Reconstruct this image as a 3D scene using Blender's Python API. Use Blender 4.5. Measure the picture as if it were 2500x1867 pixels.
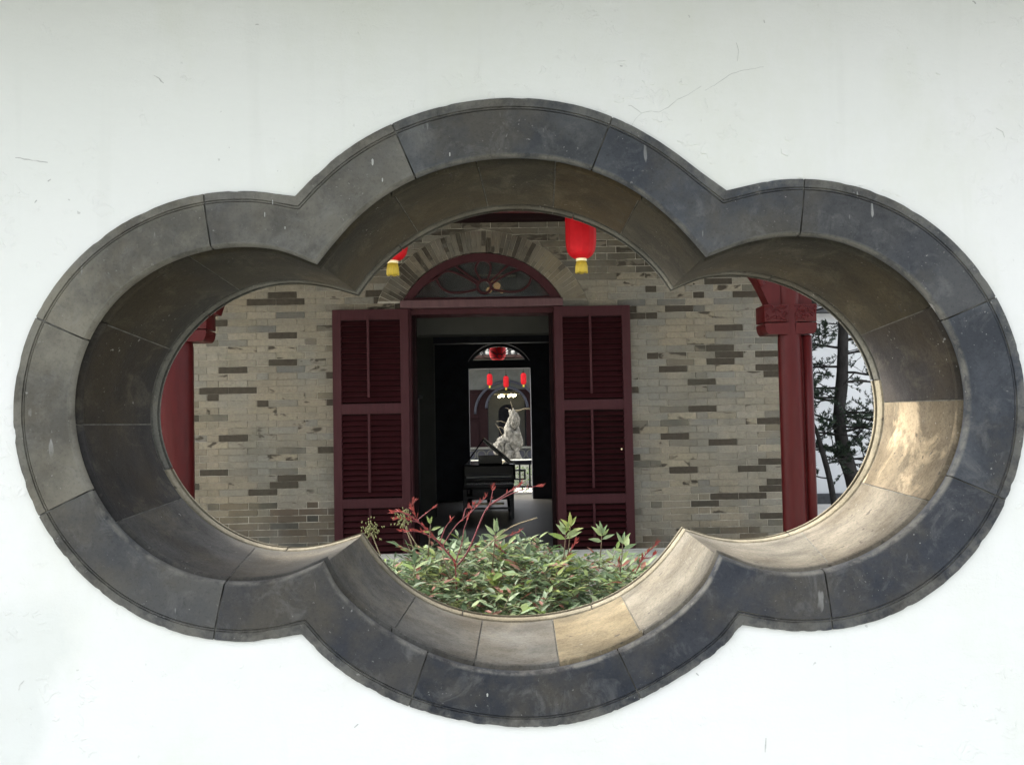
import bpy, bmesh, math, random
from mathutils import Vector, Matrix, noise

for o in list(bpy.data.objects):
    bpy.data.objects.remove(o, do_unlink=True)
scene = bpy.context.scene
col = scene.collection
rad = math.radians

# ------------------------------------------------------------------ camera
EYE = Vector((0.0, 0.0, 1.5))
cam_data = bpy.data.cameras.new("camera")
cam = bpy.data.objects.new("camera", cam_data)
col.objects.link(cam)
cam_data.sensor_width = 36.0
cam_data.lens = 36.0 * 2050 / 2500
cam_data.clip_start = 0.05
cam_data.clip_end = 2000
yaw, pitch, roll = rad(1.0), rad(2.2), rad(1.1)
fw = Vector((math.sin(yaw) * math.cos(pitch), math.cos(yaw) * math.cos(pitch), math.sin(pitch)))
rt0 = Vector((math.cos(yaw), -math.sin(yaw), 0))
up0 = rt0.cross(fw)
rt = rt0 * math.cos(roll) - up0 * math.sin(roll)
up = rt0 * math.sin(roll) + up0 * math.cos(roll)
cam.matrix_world = Matrix(((rt.x, up.x, -fw.x, EYE.x), (rt.y, up.y, -fw.y, EYE.y),
                           (rt.z, up.z, -fw.z, EYE.z), (0, 0, 0, 1)))
scene.camera = cam

# ------------------------------------------------------------------ sky and sun
SUN_DIR = Vector((-0.62, 0.30, 0.72)).normalized()      # towards the sun: left, a little behind the wall
SUN_ELEV = math.asin(SUN_DIR.z)
SUN_ROT = math.atan2(SUN_DIR.x, SUN_DIR.y)
world = bpy.data.worlds.new("World")
scene.world = world
world.use_nodes = True
wn = world.node_tree.nodes
wl = world.node_tree.links
wn.clear()
sky = wn.new("ShaderNodeTexSky")
sky.sky_type = 'NISHITA'
sky.sun_disc = False
sky.sun_elevation = SUN_ELEV
sky.sun_rotation = SUN_ROT
sky.air_density = 1.0
sky.dust_density = 6.0
sky.ozone_density = 1.0
hs = wn.new("ShaderNodeHueSaturation")                  # thin high cloud: a milky, hardly blue sky
hs.inputs['Saturation'].default_value = 0.30
bg = wn.new("ShaderNodeBackground")
bg.inputs['Strength'].default_value = 0.15
wo = wn.new("ShaderNodeOutputWorld")
wl.new(sky.outputs[0], hs.inputs['Color'])
wl.new(hs.outputs[0], bg.inputs['Color'])
wl.new(bg.outputs[0], wo.inputs['Surface'])

sun_data = bpy.data.lights.new("sun", 'SUN')
sun_data.energy = 0.9
sun_data.angle = rad(7)
sun_data.color = (1.0, 0.93, 0.80)
sun = bpy.data.objects.new("sun", sun_data)
col.objects.link(sun)
sun.rotation_euler = (-SUN_DIR).to_track_quat('-Z', 'Y').to_euler()
sun.location = (-6, 3, 9)

vs = scene.view_settings
vs.view_transform = 'Standard'
vs.look = 'None'
vs.exposure = 2.38
vs.gamma = 1.0
vs.use_curve_mapping = False
scene.render.engine = 'CYCLES'
scene.cycles.use_denoising = True
scene.cycles.max_bounces = 10
scene.cycles.diffuse_bounces = 6
scene.cycles.transparent_max_bounces = 12
scene.cycles.sample_clamp_indirect = 6.0

# ------------------------------------------------------------------ measured outlines
# window outline in metres on the wall: x, z of four arcs (top, right, bottom, left), clockwise
OUTER = [
  [(-0.3202,1.8580),(-0.2857,1.8930),(-0.2480,1.9245),(-0.2070,1.9516),(-0.1632,1.9739),(-0.1173,1.9913),(-0.0697,2.0038),(-0.0212,2.0113),(0.0279,2.0139),(0.0769,2.0113),(0.1254,2.0032),(0.1725,1.9895),(0.2177,1.9701),(0.2603,1.9457),(0.3004,1.9172),(0.3388,1.8866),(0.3782,1.8571)],
  [(0.3782,1.8571),(0.4619,1.8730),(0.5470,1.8702),(0.6290,1.8470),(0.7031,1.8050),(0.7654,1.7469),(0.8129,1.6762),(0.8428,1.5964),(0.8534,1.5119),(0.8442,1.4272),(0.8157,1.3469),(0.7696,1.2753),(0.7082,1.2164),(0.6343,1.1739),(0.5524,1.1507),(0.4673,1.1468),(0.3828,1.1588)],
  [(0.3828,1.1588),(0.3487,1.1238),(0.3084,1.0960),(0.2661,1.0711),(0.2225,1.0486),(0.1773,1.0296),(0.1302,1.0158),(0.0818,1.0083),(0.0328,1.0070),(-0.0161,1.0112),(-0.0644,1.0197),(-0.1119,1.0319),(-0.1582,1.0481),(-0.2027,1.0688),(-0.2443,1.0946),(-0.2823,1.1256),(-0.3163,1.1610)],
  [(-0.3163,1.1610),(-0.3973,1.1513),(-0.4784,1.1596),(-0.5555,1.1860),(-0.6248,1.2291),(-0.6829,1.2862),(-0.7276,1.3545),(-0.7565,1.4307),(-0.7678,1.5115),(-0.7600,1.5926),(-0.7332,1.6696),(-0.6890,1.7381),(-0.6302,1.7946),(-0.5601,1.8363),(-0.4825,1.8611),(-0.4012,1.8678),(-0.3202,1.8580)],
]
INNER = [
  [(-0.2877,1.7483),(-0.2583,1.7844),(-0.2267,1.8185),(-0.1912,1.8486),(-0.1518,1.8734),(-0.1094,1.8925),(-0.0649,1.9060),(-0.0191,1.9143),(0.0273,1.9172),(0.0738,1.9149),(0.1196,1.9070),(0.1641,1.8933),(0.2064,1.8739),(0.2457,1.8491),(0.2815,1.8194),(0.3137,1.7858),(0.3436,1.7501)],
  [(0.3436,1.7501),(0.4108,1.7724),(0.4808,1.7820),(0.5511,1.7743),(0.6168,1.7484),(0.6737,1.7065),(0.7182,1.6517),(0.7472,1.5872),(0.7578,1.5174),(0.7485,1.4474),(0.7203,1.3827),(0.6764,1.3273),(0.6208,1.2836),(0.5568,1.2536),(0.4876,1.2396),(0.4172,1.2450),(0.3512,1.2701)],
  [(0.3512,1.2701),(0.3292,1.2279),(0.2971,1.1926),(0.2594,1.1635),(0.2181,1.1395),(0.1744,1.1204),(0.1288,1.1060),(0.0820,1.0968),(0.0344,1.0934),(-0.0133,1.0962),(-0.0600,1.1056),(-0.1052,1.1211),(-0.1481,1.1420),(-0.1886,1.1672),(-0.2263,1.1965),(-0.2592,1.2310),(-0.2815,1.2730)],
  [(-0.2815,1.2730),(-0.3459,1.2500),(-0.4141,1.2442),(-0.4817,1.2550),(-0.5442,1.2829),(-0.5971,1.3263),(-0.6376,1.3815),(-0.6640,1.4447),(-0.6752,1.5122),(-0.6695,1.5804),(-0.6457,1.6446),(-0.6048,1.6994),(-0.5504,1.7409),(-0.4873,1.7675),(-0.4197,1.7785),(-0.3515,1.7727),(-0.2877,1.7483)],
]
BACK = [
  [(-0.2744,1.7432),(-0.2465,1.7801),(-0.2136,1.8126),(-0.1769,1.8409),(-0.1373,1.8649),(-0.0953,1.8844),(-0.0513,1.8987),(-0.0059,1.9076),(0.0403,1.9107),(0.0866,1.9080),(0.1321,1.8996),(0.1763,1.8859),(0.2186,1.8670),(0.2582,1.8430),(0.2944,1.8142),(0.3262,1.7806),(0.3526,1.7426)],
  [(0.3526,1.7426),(0.4173,1.7663),(0.4862,1.7708),(0.5543,1.7595),(0.6184,1.7338),(0.6750,1.6943),(0.7198,1.6419),(0.7489,1.5793),(0.7599,1.5112),(0.7522,1.4427),(0.7267,1.3786),(0.6853,1.3234),(0.6307,1.2812),(0.5671,1.2546),(0.4988,1.2446),(0.4300,1.2505),(0.3639,1.2707)],
  [(0.3639,1.2707),(0.3352,1.2332),(0.3032,1.1983),(0.2669,1.1681),(0.2264,1.1438),(0.1828,1.1256),(0.1372,1.1131),(0.0906,1.1057),(0.0434,1.1028),(-0.0039,1.1044),(-0.0507,1.1109),(-0.0964,1.1230),(-0.1399,1.1413),(-0.1800,1.1663),(-0.2155,1.1975),(-0.2459,1.2336),(-0.2720,1.2730)],
  [(-0.2720,1.2730),(-0.3377,1.2544),(-0.4055,1.2472),(-0.4729,1.2575),(-0.5351,1.2852),(-0.5889,1.3271),(-0.6318,1.3801),(-0.6607,1.4418),(-0.6720,1.5089),(-0.6631,1.5764),(-0.6351,1.6385),(-0.5919,1.6912),(-0.5375,1.7324),(-0.4751,1.7596),(-0.4077,1.7699),(-0.3400,1.7621),(-0.2744,1.7432)],
]
FRAME_JOINTS = [(0.250,0.288),(0.719,0.681),(1.094,1.137),(1.375,1.387),(1.625,1.619),(1.894,1.850),(2.256,2.300),(2.737,2.706),(3.106,3.144),(3.375,3.388),(3.625,3.612),(3.888,3.844)]
REVEAL_JOINTS = [(0.225,0.231),(0.425,0.431),(0.600,0.606),(0.806,0.800),(1.363,1.375),(1.506,1.500),(1.663,1.650),(1.837,1.788),(2.237,2.237),(2.425,2.425),(2.606,2.606),(2.794,2.788),(3.144,3.188),(3.331,3.344),(3.487,3.487),(3.644,3.625),(3.806,3.788)]
DARK_BRICKS = [(-2.098,2.558),(-1.856,2.554),(-1.916,2.616),(-2.478,2.374),(-1.990,2.245),(-1.921,2.001),(-2.294,1.938),(-2.520,1.762),(-2.307,1.758),(-2.186,1.755),(-2.526,1.698),(-1.488,1.877),(-1.133,2.614),(-1.089,2.552),(-0.891,2.493),(-2.348,1.338),(-2.083,1.637),(-2.524,1.034),(-1.843,0.980),(-1.914,0.916),(-2.089,0.854),(-1.496,1.219),(-1.483,1.879),(-1.486,1.637),(-2.674,1.516),(-2.677,0.915),(2.075,2.676),(1.863,2.555),(2.361,2.556),(2.164,2.496),(1.250,2.431),(1.571,2.431),(1.382,2.369),(1.214,2.368),(1.989,2.243),(2.071,2.058),(1.989,1.999),(2.452,2.000),(1.379,1.999),(2.101,1.939),(1.677,1.880),(2.448,1.880),(2.460,1.823),(1.814,1.762),(1.258,1.705),(1.814,1.522),(2.446,1.399),(1.256,1.347),(1.634,1.283),(2.066,1.221),(1.375,2.613),(1.563,1.102),(1.559,0.981),(2.253,0.980),(2.455,1.036),(2.483,0.849),(2.454,0.790),(2.065,0.732),(2.252,0.731),(1.811,0.672),(1.256,1.106),(2.447,0.546)]
HALF_BRICKS = [(-2.195,2.116),(-1.809,1.701),(-1.877,2.061),(-1.948,2.123),(-0.980,2.483),(-1.538,2.428),(-2.462,1.279),(-2.182,1.578),(-1.969,1.519),(-1.819,1.160),(2.020,2.619),(1.919,2.369),(1.925,2.121),(1.806,1.942),(1.526,1.464),(1.462,1.343),(1.391,2.727),(1.116,2.732),(1.998,1.865),(1.722,1.097),(1.608,1.043),(1.736,0.858),(2.048,0.607),(2.466,1.155),(2.087,1.468),(2.286,1.411)]
GREY_BRICKS = [(2.010,2.495),(1.633,2.488),(1.110,2.490),(2.408,1.455),(1.566,1.224),(1.987,1.712),(1.833,2.437),(-1.829,2.431),(-2.116,2.309),(-1.845,1.944)]
RED_SHOOTS = [[(-0.156,3.000,0.826),(-0.158,3.000,0.915),(-0.162,3.000,0.986)],
 [(-0.163,3.030,0.980),(-0.225,3.030,1.054),(-0.290,3.030,1.121),(-0.344,3.030,1.157),(-0.384,3.030,1.160)],
 [(-0.163,3.060,0.972),(-0.139,3.060,1.041),(-0.129,3.060,1.094),(-0.096,3.060,1.174)],
 [(-0.163,3.090,0.948),(-0.117,3.090,1.009),(-0.059,3.090,1.139),(-0.029,3.090,1.176),(0.036,3.090,1.218),(0.079,3.090,1.244)],
 [(-0.029,3.120,1.173),(0.053,3.120,1.212),(0.119,3.120,1.231),(0.153,3.120,1.234)],
 [(-0.045,3.000,1.163),(-0.031,3.000,1.198),(-0.021,3.000,1.247)],
 [(-0.209,3.030,1.034),(-0.158,3.030,1.107),(-0.107,3.030,1.151),(-0.051,3.030,1.207)],
 [(-0.293,3.060,1.118),(-0.312,3.060,1.156),(-0.320,3.060,1.178),(-0.312,3.060,1.191)],
 [(-0.296,3.090,1.114),(-0.355,3.090,1.129),(-0.378,3.090,1.129)],
 [(-0.307,3.120,1.116),(-0.264,3.120,1.149),(-0.248,3.120,1.162)],
 [(-0.223,3.000,1.059),(-0.276,3.000,1.089),(-0.345,3.000,1.097)],
 [(-0.217,3.030,1.047),(-0.196,3.030,1.100),(-0.177,3.030,1.126)],
 [(0.086,3.060,0.774),(0.160,3.060,0.868),(0.218,3.060,0.943),(0.253,3.060,1.003),(0.277,3.060,1.039)],
 [(0.491,3.090,0.912),(0.520,3.090,0.965),(0.548,3.090,0.995),(0.577,3.090,1.021)],
 [(0.525,3.120,0.960),(0.552,3.120,0.963),(0.566,3.120,0.973)],
 [(-0.131,3.000,1.135),(-0.122,3.000,1.167),(-0.114,3.000,1.174)],
 [(0.020,3.030,1.004),(-0.021,3.030,1.043),(0.016,3.030,1.062),(0.066,3.030,1.081)],
 [(0.433,3.060,0.924),(0.430,3.060,0.945),(0.429,3.060,0.962)]]
PALE_STEMS = [[(-0.069,3.050,1.011),(0.033,3.050,1.092),(0.134,3.050,1.127)],
 [(-0.310,3.050,1.017),(-0.331,3.050,1.075),(-0.347,3.050,1.117)],
 [(-0.350,3.050,1.117),(-0.318,3.050,1.066),(-0.293,3.050,1.024)],
 [(-0.432,3.050,1.003),(-0.448,3.050,1.044),(-0.464,3.050,1.086)],
 [(-0.210,3.050,0.998),(-0.178,3.050,0.923),(-0.154,3.050,0.881)]]
SPRIGS = [(-0.012,2.950,0.911),(0.356,2.950,1.079),(0.428,2.950,1.045),(0.246,2.950,1.109),(0.229,2.950,1.085),(-0.242,2.950,1.127),(-0.017,2.950,1.090)]
CRACKS = [[(0.2247,1.9640),(0.2338,1.9788),(0.2434,1.9875),(0.2596,1.9907),(0.2724,1.9892),(0.2880,1.9971),(0.3025,2.0091),(0.3208,2.0171),(0.3428,2.0311)],
 [(0.3480,2.0235),(0.3651,2.0328),(0.3946,2.0522),(0.4130,2.0568),(0.4463,2.0618)],
 [(0.2434,1.9875),(0.2316,1.9978),(0.2223,2.0007)],
 [(0.4033,2.0719),(0.4058,2.0889),(0.4022,2.1027)],
 [(0.8277,1.9559),(0.8383,1.9490),(0.8406,1.9394)]]
SCUFFS = [[(-0.5470,2.0597),(-0.5391,2.0543),(-0.5312,2.0468)],
 [(-0.7687,1.9286),(-0.7478,1.9243),(-0.7171,1.9199)],
 [(-0.7170,1.8892),(-0.7124,1.8925)],
 [(-0.7378,1.8549),(-0.7346,1.8589)],
 [(-0.3826,2.1423),(-0.3773,2.1416)],
 [(0.3245,2.1494),(0.3270,2.1453)],
 [(0.4487,2.1398),(0.4505,2.1350)],
 [(0.7969,2.1683),(0.8021,2.1634)],
 [(0.2105,2.0674),(0.2145,2.0660)],
 [(0.4168,0.9793),(0.4148,0.9569)],
 [(0.3085,1.0850),(0.3122,1.0797)],
 [(-0.2359,1.0119),(-0.2294,1.0175)],
 [(-0.7531,1.0967),(-0.7594,1.0905),(-0.7607,1.0829)]]
CHIPS = [(0.3087,1.9406,0.0059),(0.3173,1.9357,0.0072),(0.3254,1.9369,0.0053),(0.3334,1.9355,0.0046),(0.3464,1.9218,0.0066),(0.3529,1.9136,0.0059),(0.3567,1.9040,0.0046),(0.2078,2.0103,0.0079),(0.2247,2.0156,0.0053),(0.2401,2.0140,0.0046),(0.2575,2.0376,0.0092),(0.2521,2.0390,0.0053),(0.3160,2.0389,0.0079),(0.3112,2.0355,0.0046),(0.4264,1.9423,0.0066),(0.4411,1.9387,0.0079),(0.4837,1.9415,0.0066),(0.4796,1.9199,0.0086),(0.6044,1.8613,0.0059),(0.6111,1.8591,0.0046),(0.6427,1.8553,0.0066),(0.6527,1.8511,0.0079),(0.6633,1.8469,0.0059),(0.4601,1.8769,0.0046),(0.5019,1.8790,0.0053),(0.2660,1.9784,0.0053),(0.2740,1.9742,0.0046),(0.5690,1.9676,0.0040),(0.7347,2.0474,0.0040),(0.8443,2.0597,0.0046)]
DRIPS = [(-0.1941,1.9098,0.0033,0.0079),(-0.1786,1.8807,0.0020,0.0046),(-0.0698,1.9208,0.0020,0.0046),(-0.3672,1.8274,0.0013,0.0059),(-0.3545,1.8472,0.0013,0.0053),(-0.3351,1.8056,0.0013,0.0033),(-0.0248,1.0610,0.0026,0.0040),(0.4699,1.2010,0.0026,0.0033),(-0.4306,1.2440,0.0020,0.0040),(-0.6884,1.4923,0.0040,0.0033),(-0.6982,1.5283,0.0020,0.0020)]
WALL_Y = 1.35          # front face of the garden wall
WALL_T = 0.33          # its thickness
HALL_Y = 7.5           # front face of the hall's brick wall

# ------------------------------------------------------------------ helpers
def link(o, parent=None):
    col.objects.link(o)
    if parent is not None:
        o.parent = parent
        o.matrix_parent_inverse = Matrix.Identity(4)
    return o

def tag(o, label=None, cat=None, group=None, kind=None):
    if label: o["label"] = label
    if cat: o["category"] = cat
    if group: o["group"] = group
    if kind: o["kind"] = kind
    return o

def empty(name, loc, parent=None):
    o = bpy.data.objects.new(name, None)
    o.empty_display_size = 0.1
    o.location = loc
    return link(o, parent)

def world_origin(o):
    p = Vector((0, 0, 0))
    while o is not None:
        p += o.location
        o = o.parent
    return p

class MB:
    """collects geometry in world coordinates; build() makes one mesh object under a parent"""
    def __init__(self):
        self.v = []; self.f = []; self.c = []; self.smooth = []
    def add(self, verts, faces, color=None, smooth=False):
        b = len(self.v)
        self.v += [tuple(p) for p in verts]
        self.f += [tuple(b + i for i in f) for f in faces]
        self.smooth += [smooth] * len(faces)
        self.c += list(color) if isinstance(color, list) else [color] * len(verts)
        return self
    def box(self, x0, x1, y0, y1, z0, z1, color=None, bev=0.0):
        if bev <= 0:
            vs_ = [(x, y, z) for z in (z0, z1) for y in (y0, y1) for x in (x0, x1)]
            fs = [(0, 2, 3, 1), (4, 5, 7, 6), (0, 1, 5, 4), (2, 6, 7, 3), (0, 4, 6, 2), (1, 3, 7, 5)]
            return self.add(vs_, fs, color)
        bm = bmesh.new()
        bmesh.ops.create_cube(bm, size=1.0)
        for v in bm.verts:
            v.co = Vector((x0 + (v.co.x + .5) * (x1 - x0), y0 + (v.co.y + .5) * (y1 - y0), z0 + (v.co.z + .5) * (z1 - z0)))
        bmesh.ops.bevel(bm, geom=bm.edges[:], offset=bev, segments=2, affect='EDGES', profile=0.6)
        return self.bm(bm, color)
    def bm(self, bm, color=None, smooth=False):
        bm.verts.index_update()
        self.add([v.co.copy() for v in bm.verts], [[v.index for v in f.verts] for f in bm.faces], color, smooth)
        bm.free()
        return self
    def tube(self, pts, radii, n=8, color=None, caps=True):
        pts = [Vector(p) for p in pts]
        if not hasattr(radii, '__len__'):
            radii = [radii] * len(pts)
        vs_, fs = [], []
        prev = None
        for i, p in enumerate(pts):
            a = pts[max(i - 1, 0)]; b = pts[min(i + 1, len(pts) - 1)]
            d = (b - a)
            d = d.normalized() if d.length > 1e-9 else Vector((0, 0, 1))
            if prev is None:
                ref = Vector((0, 0, 1)) if abs(d.z) < .9 else Vector((1, 0, 0))
                u = d.cross(ref).normalized()
            else:
                u = (prev - d * prev.dot(d))
                u = u.normalized() if u.length > 1e-6 else d.orthogonal().normalized()
            prev = u
            w = d.cross(u)
            for k in range(n):
                an = 2 * math.pi * k / n
                vs_.append(p + (u * math.cos(an) + w * math.sin(an)) * radii[i])
        for i in range(len(pts) - 1):
            for k in range(n):
                fs.append((i * n + k, i * n + (k + 1) % n, (i + 1) * n + (k + 1) % n, (i + 1) * n + k))
        if caps:
            fs.append(tuple(range(n))[::-1]); fs.append(tuple((len(pts) - 1) * n + k for k in range(n)))
        return self.add(vs_, fs, color, True)
    def lathe(self, cx, cy, prof, n=32, color=None, wob=None):
        vs_, fs = [], []
        for r, z in prof:
            for k in range(n):
                an = 2 * math.pi * k / n
                rr = r * (1 + (wob(an) if wob else 0))
                vs_.append((cx + rr * math.cos(an), cy + rr * math.sin(an), z))
        for i in range(len(prof) - 1):
            for k in range(n):
                fs.append((i * n + k, i * n + (k + 1) % n, (i + 1) * n + (k + 1) % n, (i + 1) * n + k))
        if prof[0][0] > 1e-4: fs.append(tuple(range(n))[::-1])
        if prof[-1][0] > 1e-4: fs.append(tuple((len(prof) - 1) * n + k for k in range(n)))
        return self.add(vs_, fs, color, True)
    def build(self, name, mat, parent=None, sharp=None):
        me = bpy.data.meshes.new(name)
        org = world_origin(parent)
        me.from_pydata([(p[0] - org.x, p[1] - org.y, p[2] - org.z) for p in self.v], [], self.f)
        me.polygons.foreach_set('use_smooth', self.smooth)
        if any(c is not None for c in self.c):
            at = me.color_attributes.new("tone", 'FLOAT_COLOR', 'POINT')
            buf = []
            for c in self.c:
                c = c or (0.3, 0.3, 0.3, 0)
                buf += [c[0], c[1], c[2], c[3] if len(c) > 3 else 1.0]
            at.data.foreach_set('color', buf)
        me.update()
        if sharp is not None:
            me.set_sharp_from_angle(angle=rad(sharp))
        me.materials.append(mat)
        return link(bpy.data.objects.new(name, me), parent)

def copy_tree(o, parent=None):
    c = o.copy()
    col.objects.link(c)
    c.parent = parent
    for ch in list(o.children):
        copy_tree(ch, c)
    return c

# ------------------------------------------------------------------ materials
def srgb(r, g, b):
    f = lambda u: (u / 255 / 12.92) if u <= 10 else ((u / 255 + .055) / 1.055) ** 2.4
    return (f(r), f(g), f(b), 1)

class Mat:
    def __init__(self, name, rough=0.8, spec=0.3):
        self.m = bpy.data.materials.new(name)
        self.m.use_nodes = True
        self.t = self.m.node_tree
        self.n = self.t.nodes
        self.p = self.n['Principled BSDF']
        self.p.inputs['Roughness'].default_value = rough
        self.p.inputs['Specular IOR Level'].default_value = spec
        self._geo = None
    def L(self, a, b): self.t.links.new(a, b)
    def pos(self):
        if self._geo is None: self._geo = self.n.new('ShaderNodeNewGeometry')
        return self._geo.outputs['Position']
    def obj(self): return self.n.new('ShaderNodeTexCoord').outputs['Object']
    def mapped(self, scale, src=None, loc=(0, 0, 0)):
        mp = self.n.new('ShaderNodeMapping')
        mp.inputs['Scale'].default_value = scale
        mp.inputs['Location'].default_value = loc
        self.L(src or self.pos(), mp.inputs['Vector'])
        return mp.outputs[0]
    def noise(self, scale, detail=5, rough=.55, vec=None, dist=0.0):
        t = self.n.new('ShaderNodeTexNoise')
        t.inputs['Scale'].default_value = scale
        t.inputs['Detail'].default_value = detail
        t.inputs['Roughness'].default_value = rough
        t.inputs['Distortion'].default_value = dist
        self.L(vec or self.pos(), t.inputs['Vector'])
        return t.outputs['Fac']
    def ramp(self, fac, stops):
        r = self.n.new('ShaderNodeValToRGB')
        e = r.color_ramp.elements
        e[0].position, e[0].color = stops[0][0], self._c(stops[0][1])
        e[1].position, e[1].color = stops[-1][0], self._c(stops[-1][1])
        for p, c in stops[1:-1]:
            x = e.new(p); x.color = self._c(c)
        self.L(fac, r.inputs[0])
        return r.outputs[0]
    def _c(self, c):
        return (c, c, c, 1) if not hasattr(c, '__len__') else (tuple(c) + (1,))[:4]
    def mix(self, fac, a, b, mode='MIX'):
        x = self.n.new('ShaderNodeMix')
        x.data_type = 'RGBA'; x.blend_type = mode
        for s, v in (('Factor', fac), ('A', a), ('B', b)):
            i = [k for k in x.inputs if k.name == s and k.type == ('VALUE' if s == 'Factor' else 'RGBA')][0]
            if hasattr(v, 'links'): self.L(v, i)
            elif s == 'Factor': i.default_value = v
            else: i.default_value = self._c(v)
        return [k for k in x.outputs if k.type == 'RGBA'][0]
    def math(self, op, a, b=None, clamp=False):
        x = self.n.new('ShaderNodeMath')
        x.operation = op; x.use_clamp = clamp
        for i, v in enumerate((a, b)):
            if v is None: continue
            if hasattr(v, 'links'): self.L(v, x.inputs[i])
            else: x.inputs[i].default_value = v
        return x.outputs[0]
    def color(self, c):
        if hasattr(c, 'links'): self.L(c, self.p.inputs['Base Color'])
        else: self.p.inputs['Base Color'].default_value = self._c(c)
        return self
    def rough(self, r):
        self.L(r, self.p.inputs['Roughness'])
        return self
    def bump(self, h, strength=.3, dist=.01):
        b = self.n.new('ShaderNodeBump')
        b.inputs['Strength'].default_value = strength
        b.inputs['Distance'].default_value = dist
        self.L(h, b.inputs['Height'])
        self.L(b.outputs[0], self.p.inputs['Normal'])
        return self
    def attr(self, name="tone"):
        a = self.n.new('ShaderNodeAttribute')
        a.attribute_name = name
        return a
    def oinfo(self): return self.n.new('ShaderNodeObjectInfo')

def m_plaster():
    m = Mat("white_plaster", .9, .15)
    big = m.noise(1.7, 3, .5)
    stain = m.ramp(m.noise(3.1, 7, .66, m.mapped((1, 1, .55))), [(.47, 0.0), (.66, 1.0)])
    base = m.mix(m.ramp(big, [(.35, 0), (.65, 1)]), (.785, .795, .750), (.815, .815, .785))
    c = m.mix(m.math('MULTIPLY', stain, .42), base, (.70, .715, .61))
    speck = m.ramp(m.noise(95, 2, .5), [(.735, 0), (.76, 1)])
    speck = m.math('MULTIPLY', speck, m.ramp(m.noise(4, 2), [(.5, 0), (.62, 1)]))
    c = m.mix(m.math('MULTIPLY', speck, .5), c, (.40, .40, .37))
    streak = m.ramp(m.noise(16, 3, .6, m.mapped((1, 1, .06))), [(.62, 0), (.8, 1)])
    c = m.mix(m.math('MULTIPLY', streak, .16), c, (.55, .55, .5))
    # a corner low on the left was missed when the wall was last whitewashed
    sx = m.n.new('ShaderNodeSeparateXYZ'); m.L(m.pos(), sx.inputs[0])
    d = m.math('SUBTRACT', m.math('MULTIPLY', m.math('SUBTRACT', sx.outputs[2], 1.05), .33), m.math('ADD', sx.outputs[0], .70))
    d = m.math('ADD', d, m.math('MULTIPLY', m.math('SUBTRACT', m.noise(9, 4, .6), .5), .12))
    old = m.math('MULTIPLY', m.ramp(d, [(.0, 0), (.035, 1)]), m.ramp(m.math('ADD', sx.outputs[2], m.math('MULTIPLY', m.noise(7, 3), .1)), [(0, 1), (.2, 1), (.99, 1), (1.0, 1)]))
    lowz = m.math('SUBTRACT', 1.24, sx.outputs[2])
    old = m.math('MULTIPLY', old, m.ramp(lowz, [(0, 0), (.05, 1)]))
    c = m.mix(m.math('MULTIPLY', old, .5), c, (.66, .685, .64))
    m.color(c)
    flake = m.ramp(m.noise(34, 4, .6, dist=.6), [(.58, 0), (.63, 1)])
    flake = m.math('MULTIPLY', flake, m.ramp(m.noise(5.5, 2), [(.52, 0), (.60, 1)]))
    h = m.math('ADD', m.math('MULTIPLY', m.noise(11, 5, .5, m.mapped((1, 1, 2.2))), .5), m.math('MULTIPLY', m.noise(240, 3, .6), .10))
    h = m.math('ADD', h, m.math('MULTIPLY', flake, .17))
    h = m.math('ADD', h, m.math('MULTIPLY', m.noise(2.6, 3, .5), 1.1))
    return m.bump(h, .42, .012).m

def stone_common(m, c):
    dk = m.mix(.45, c, (.012, .014, .019))
    c = m.mix(m.ramp(m.noise(7, 9, .70), [(.42, 0), (.58, 1)]), c, dk)
    bl = m.mix(.32, c, (.040, .048, .064))
    c = m.mix(m.ramp(m.noise(5.5, 6, .6, m.mapped((1, 1, 1), loc=(3, 5, 7))), [(.45, 0), (.62, 1)]), c, bl)
    br = m.mix(.45, c, (.11, .095, .068))
    c = m.mix(m.ramp(m.noise(6.5, 7, .66, m.mapped((1, 1, 1), loc=(11, 2, 1))), [(.46, 0), (.64, 1)]), c, br)
    haze = m.mix(.34, c, (.23, .228, .215))
    c = m.mix(m.ramp(m.noise(19, 9, .74, dist=.7), [(.52, 0), (.72, 1)]), c, haze)
    return c

def m_frame_stone():
    m = Mat("grey_frame_stone", .8, .10)
    oi = m.oinfo()
    c = stone_common(m, oi.outputs['Color'])
    speck = m.ramp(m.noise(150, 3, .6), [(.66, 0), (.72, 1)])
    speck = m.math('MULTIPLY', speck, m.ramp(m.noise(14, 4, .6), [(.45, 0), (.62, 1)]))
    c = m.mix(m.math('MULTIPLY', speck, .75), c, (.36, .355, .33))
    scr = m.ramp(m.noise(70, 2, .5, m.mapped((.9, 1, .22))), [(.70, 0), (.74, 1)])
    scr = m.math('MULTIPLY', scr, m.ramp(m.noise(6, 2), [(.5, 0), (.6, 1)]))
    c = m.mix(m.math('MULTIPLY', scr, .6), c, (.42, .42, .40))
    line = m.math('MULTIPLY', m.attr().outputs['Fac'], m.ramp(m.noise(22, 6, .7), [(.40, 0), (.58, .75)]))
    c = m.mix(line, c, (.27, .26, .22))
    fine = m.noise(210, 4, .7)
    c = m.mix(m.ramp(fine, [(.36, .32), (.46, 0)]), c, m.mix(.5, c, (.006, .007, .009)))
    c = m.mix(m.ramp(m.noise(320, 3, .7), [(.60, 0), (.70, .3)]), c, m.mix(.4, c, (.20, .20, .19)))
    m.color(c)
    m.rough(m.ramp(m.noise(12, 4), [(.3, .60), (.7, .85)]))
    h = m.math('ADD', m.math('MULTIPLY', m.noise(60, 8, .75), .8), m.math('MULTIPLY', m.noise(9, 3), .5))
    return m.bump(h, .35, .004).m

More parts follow.
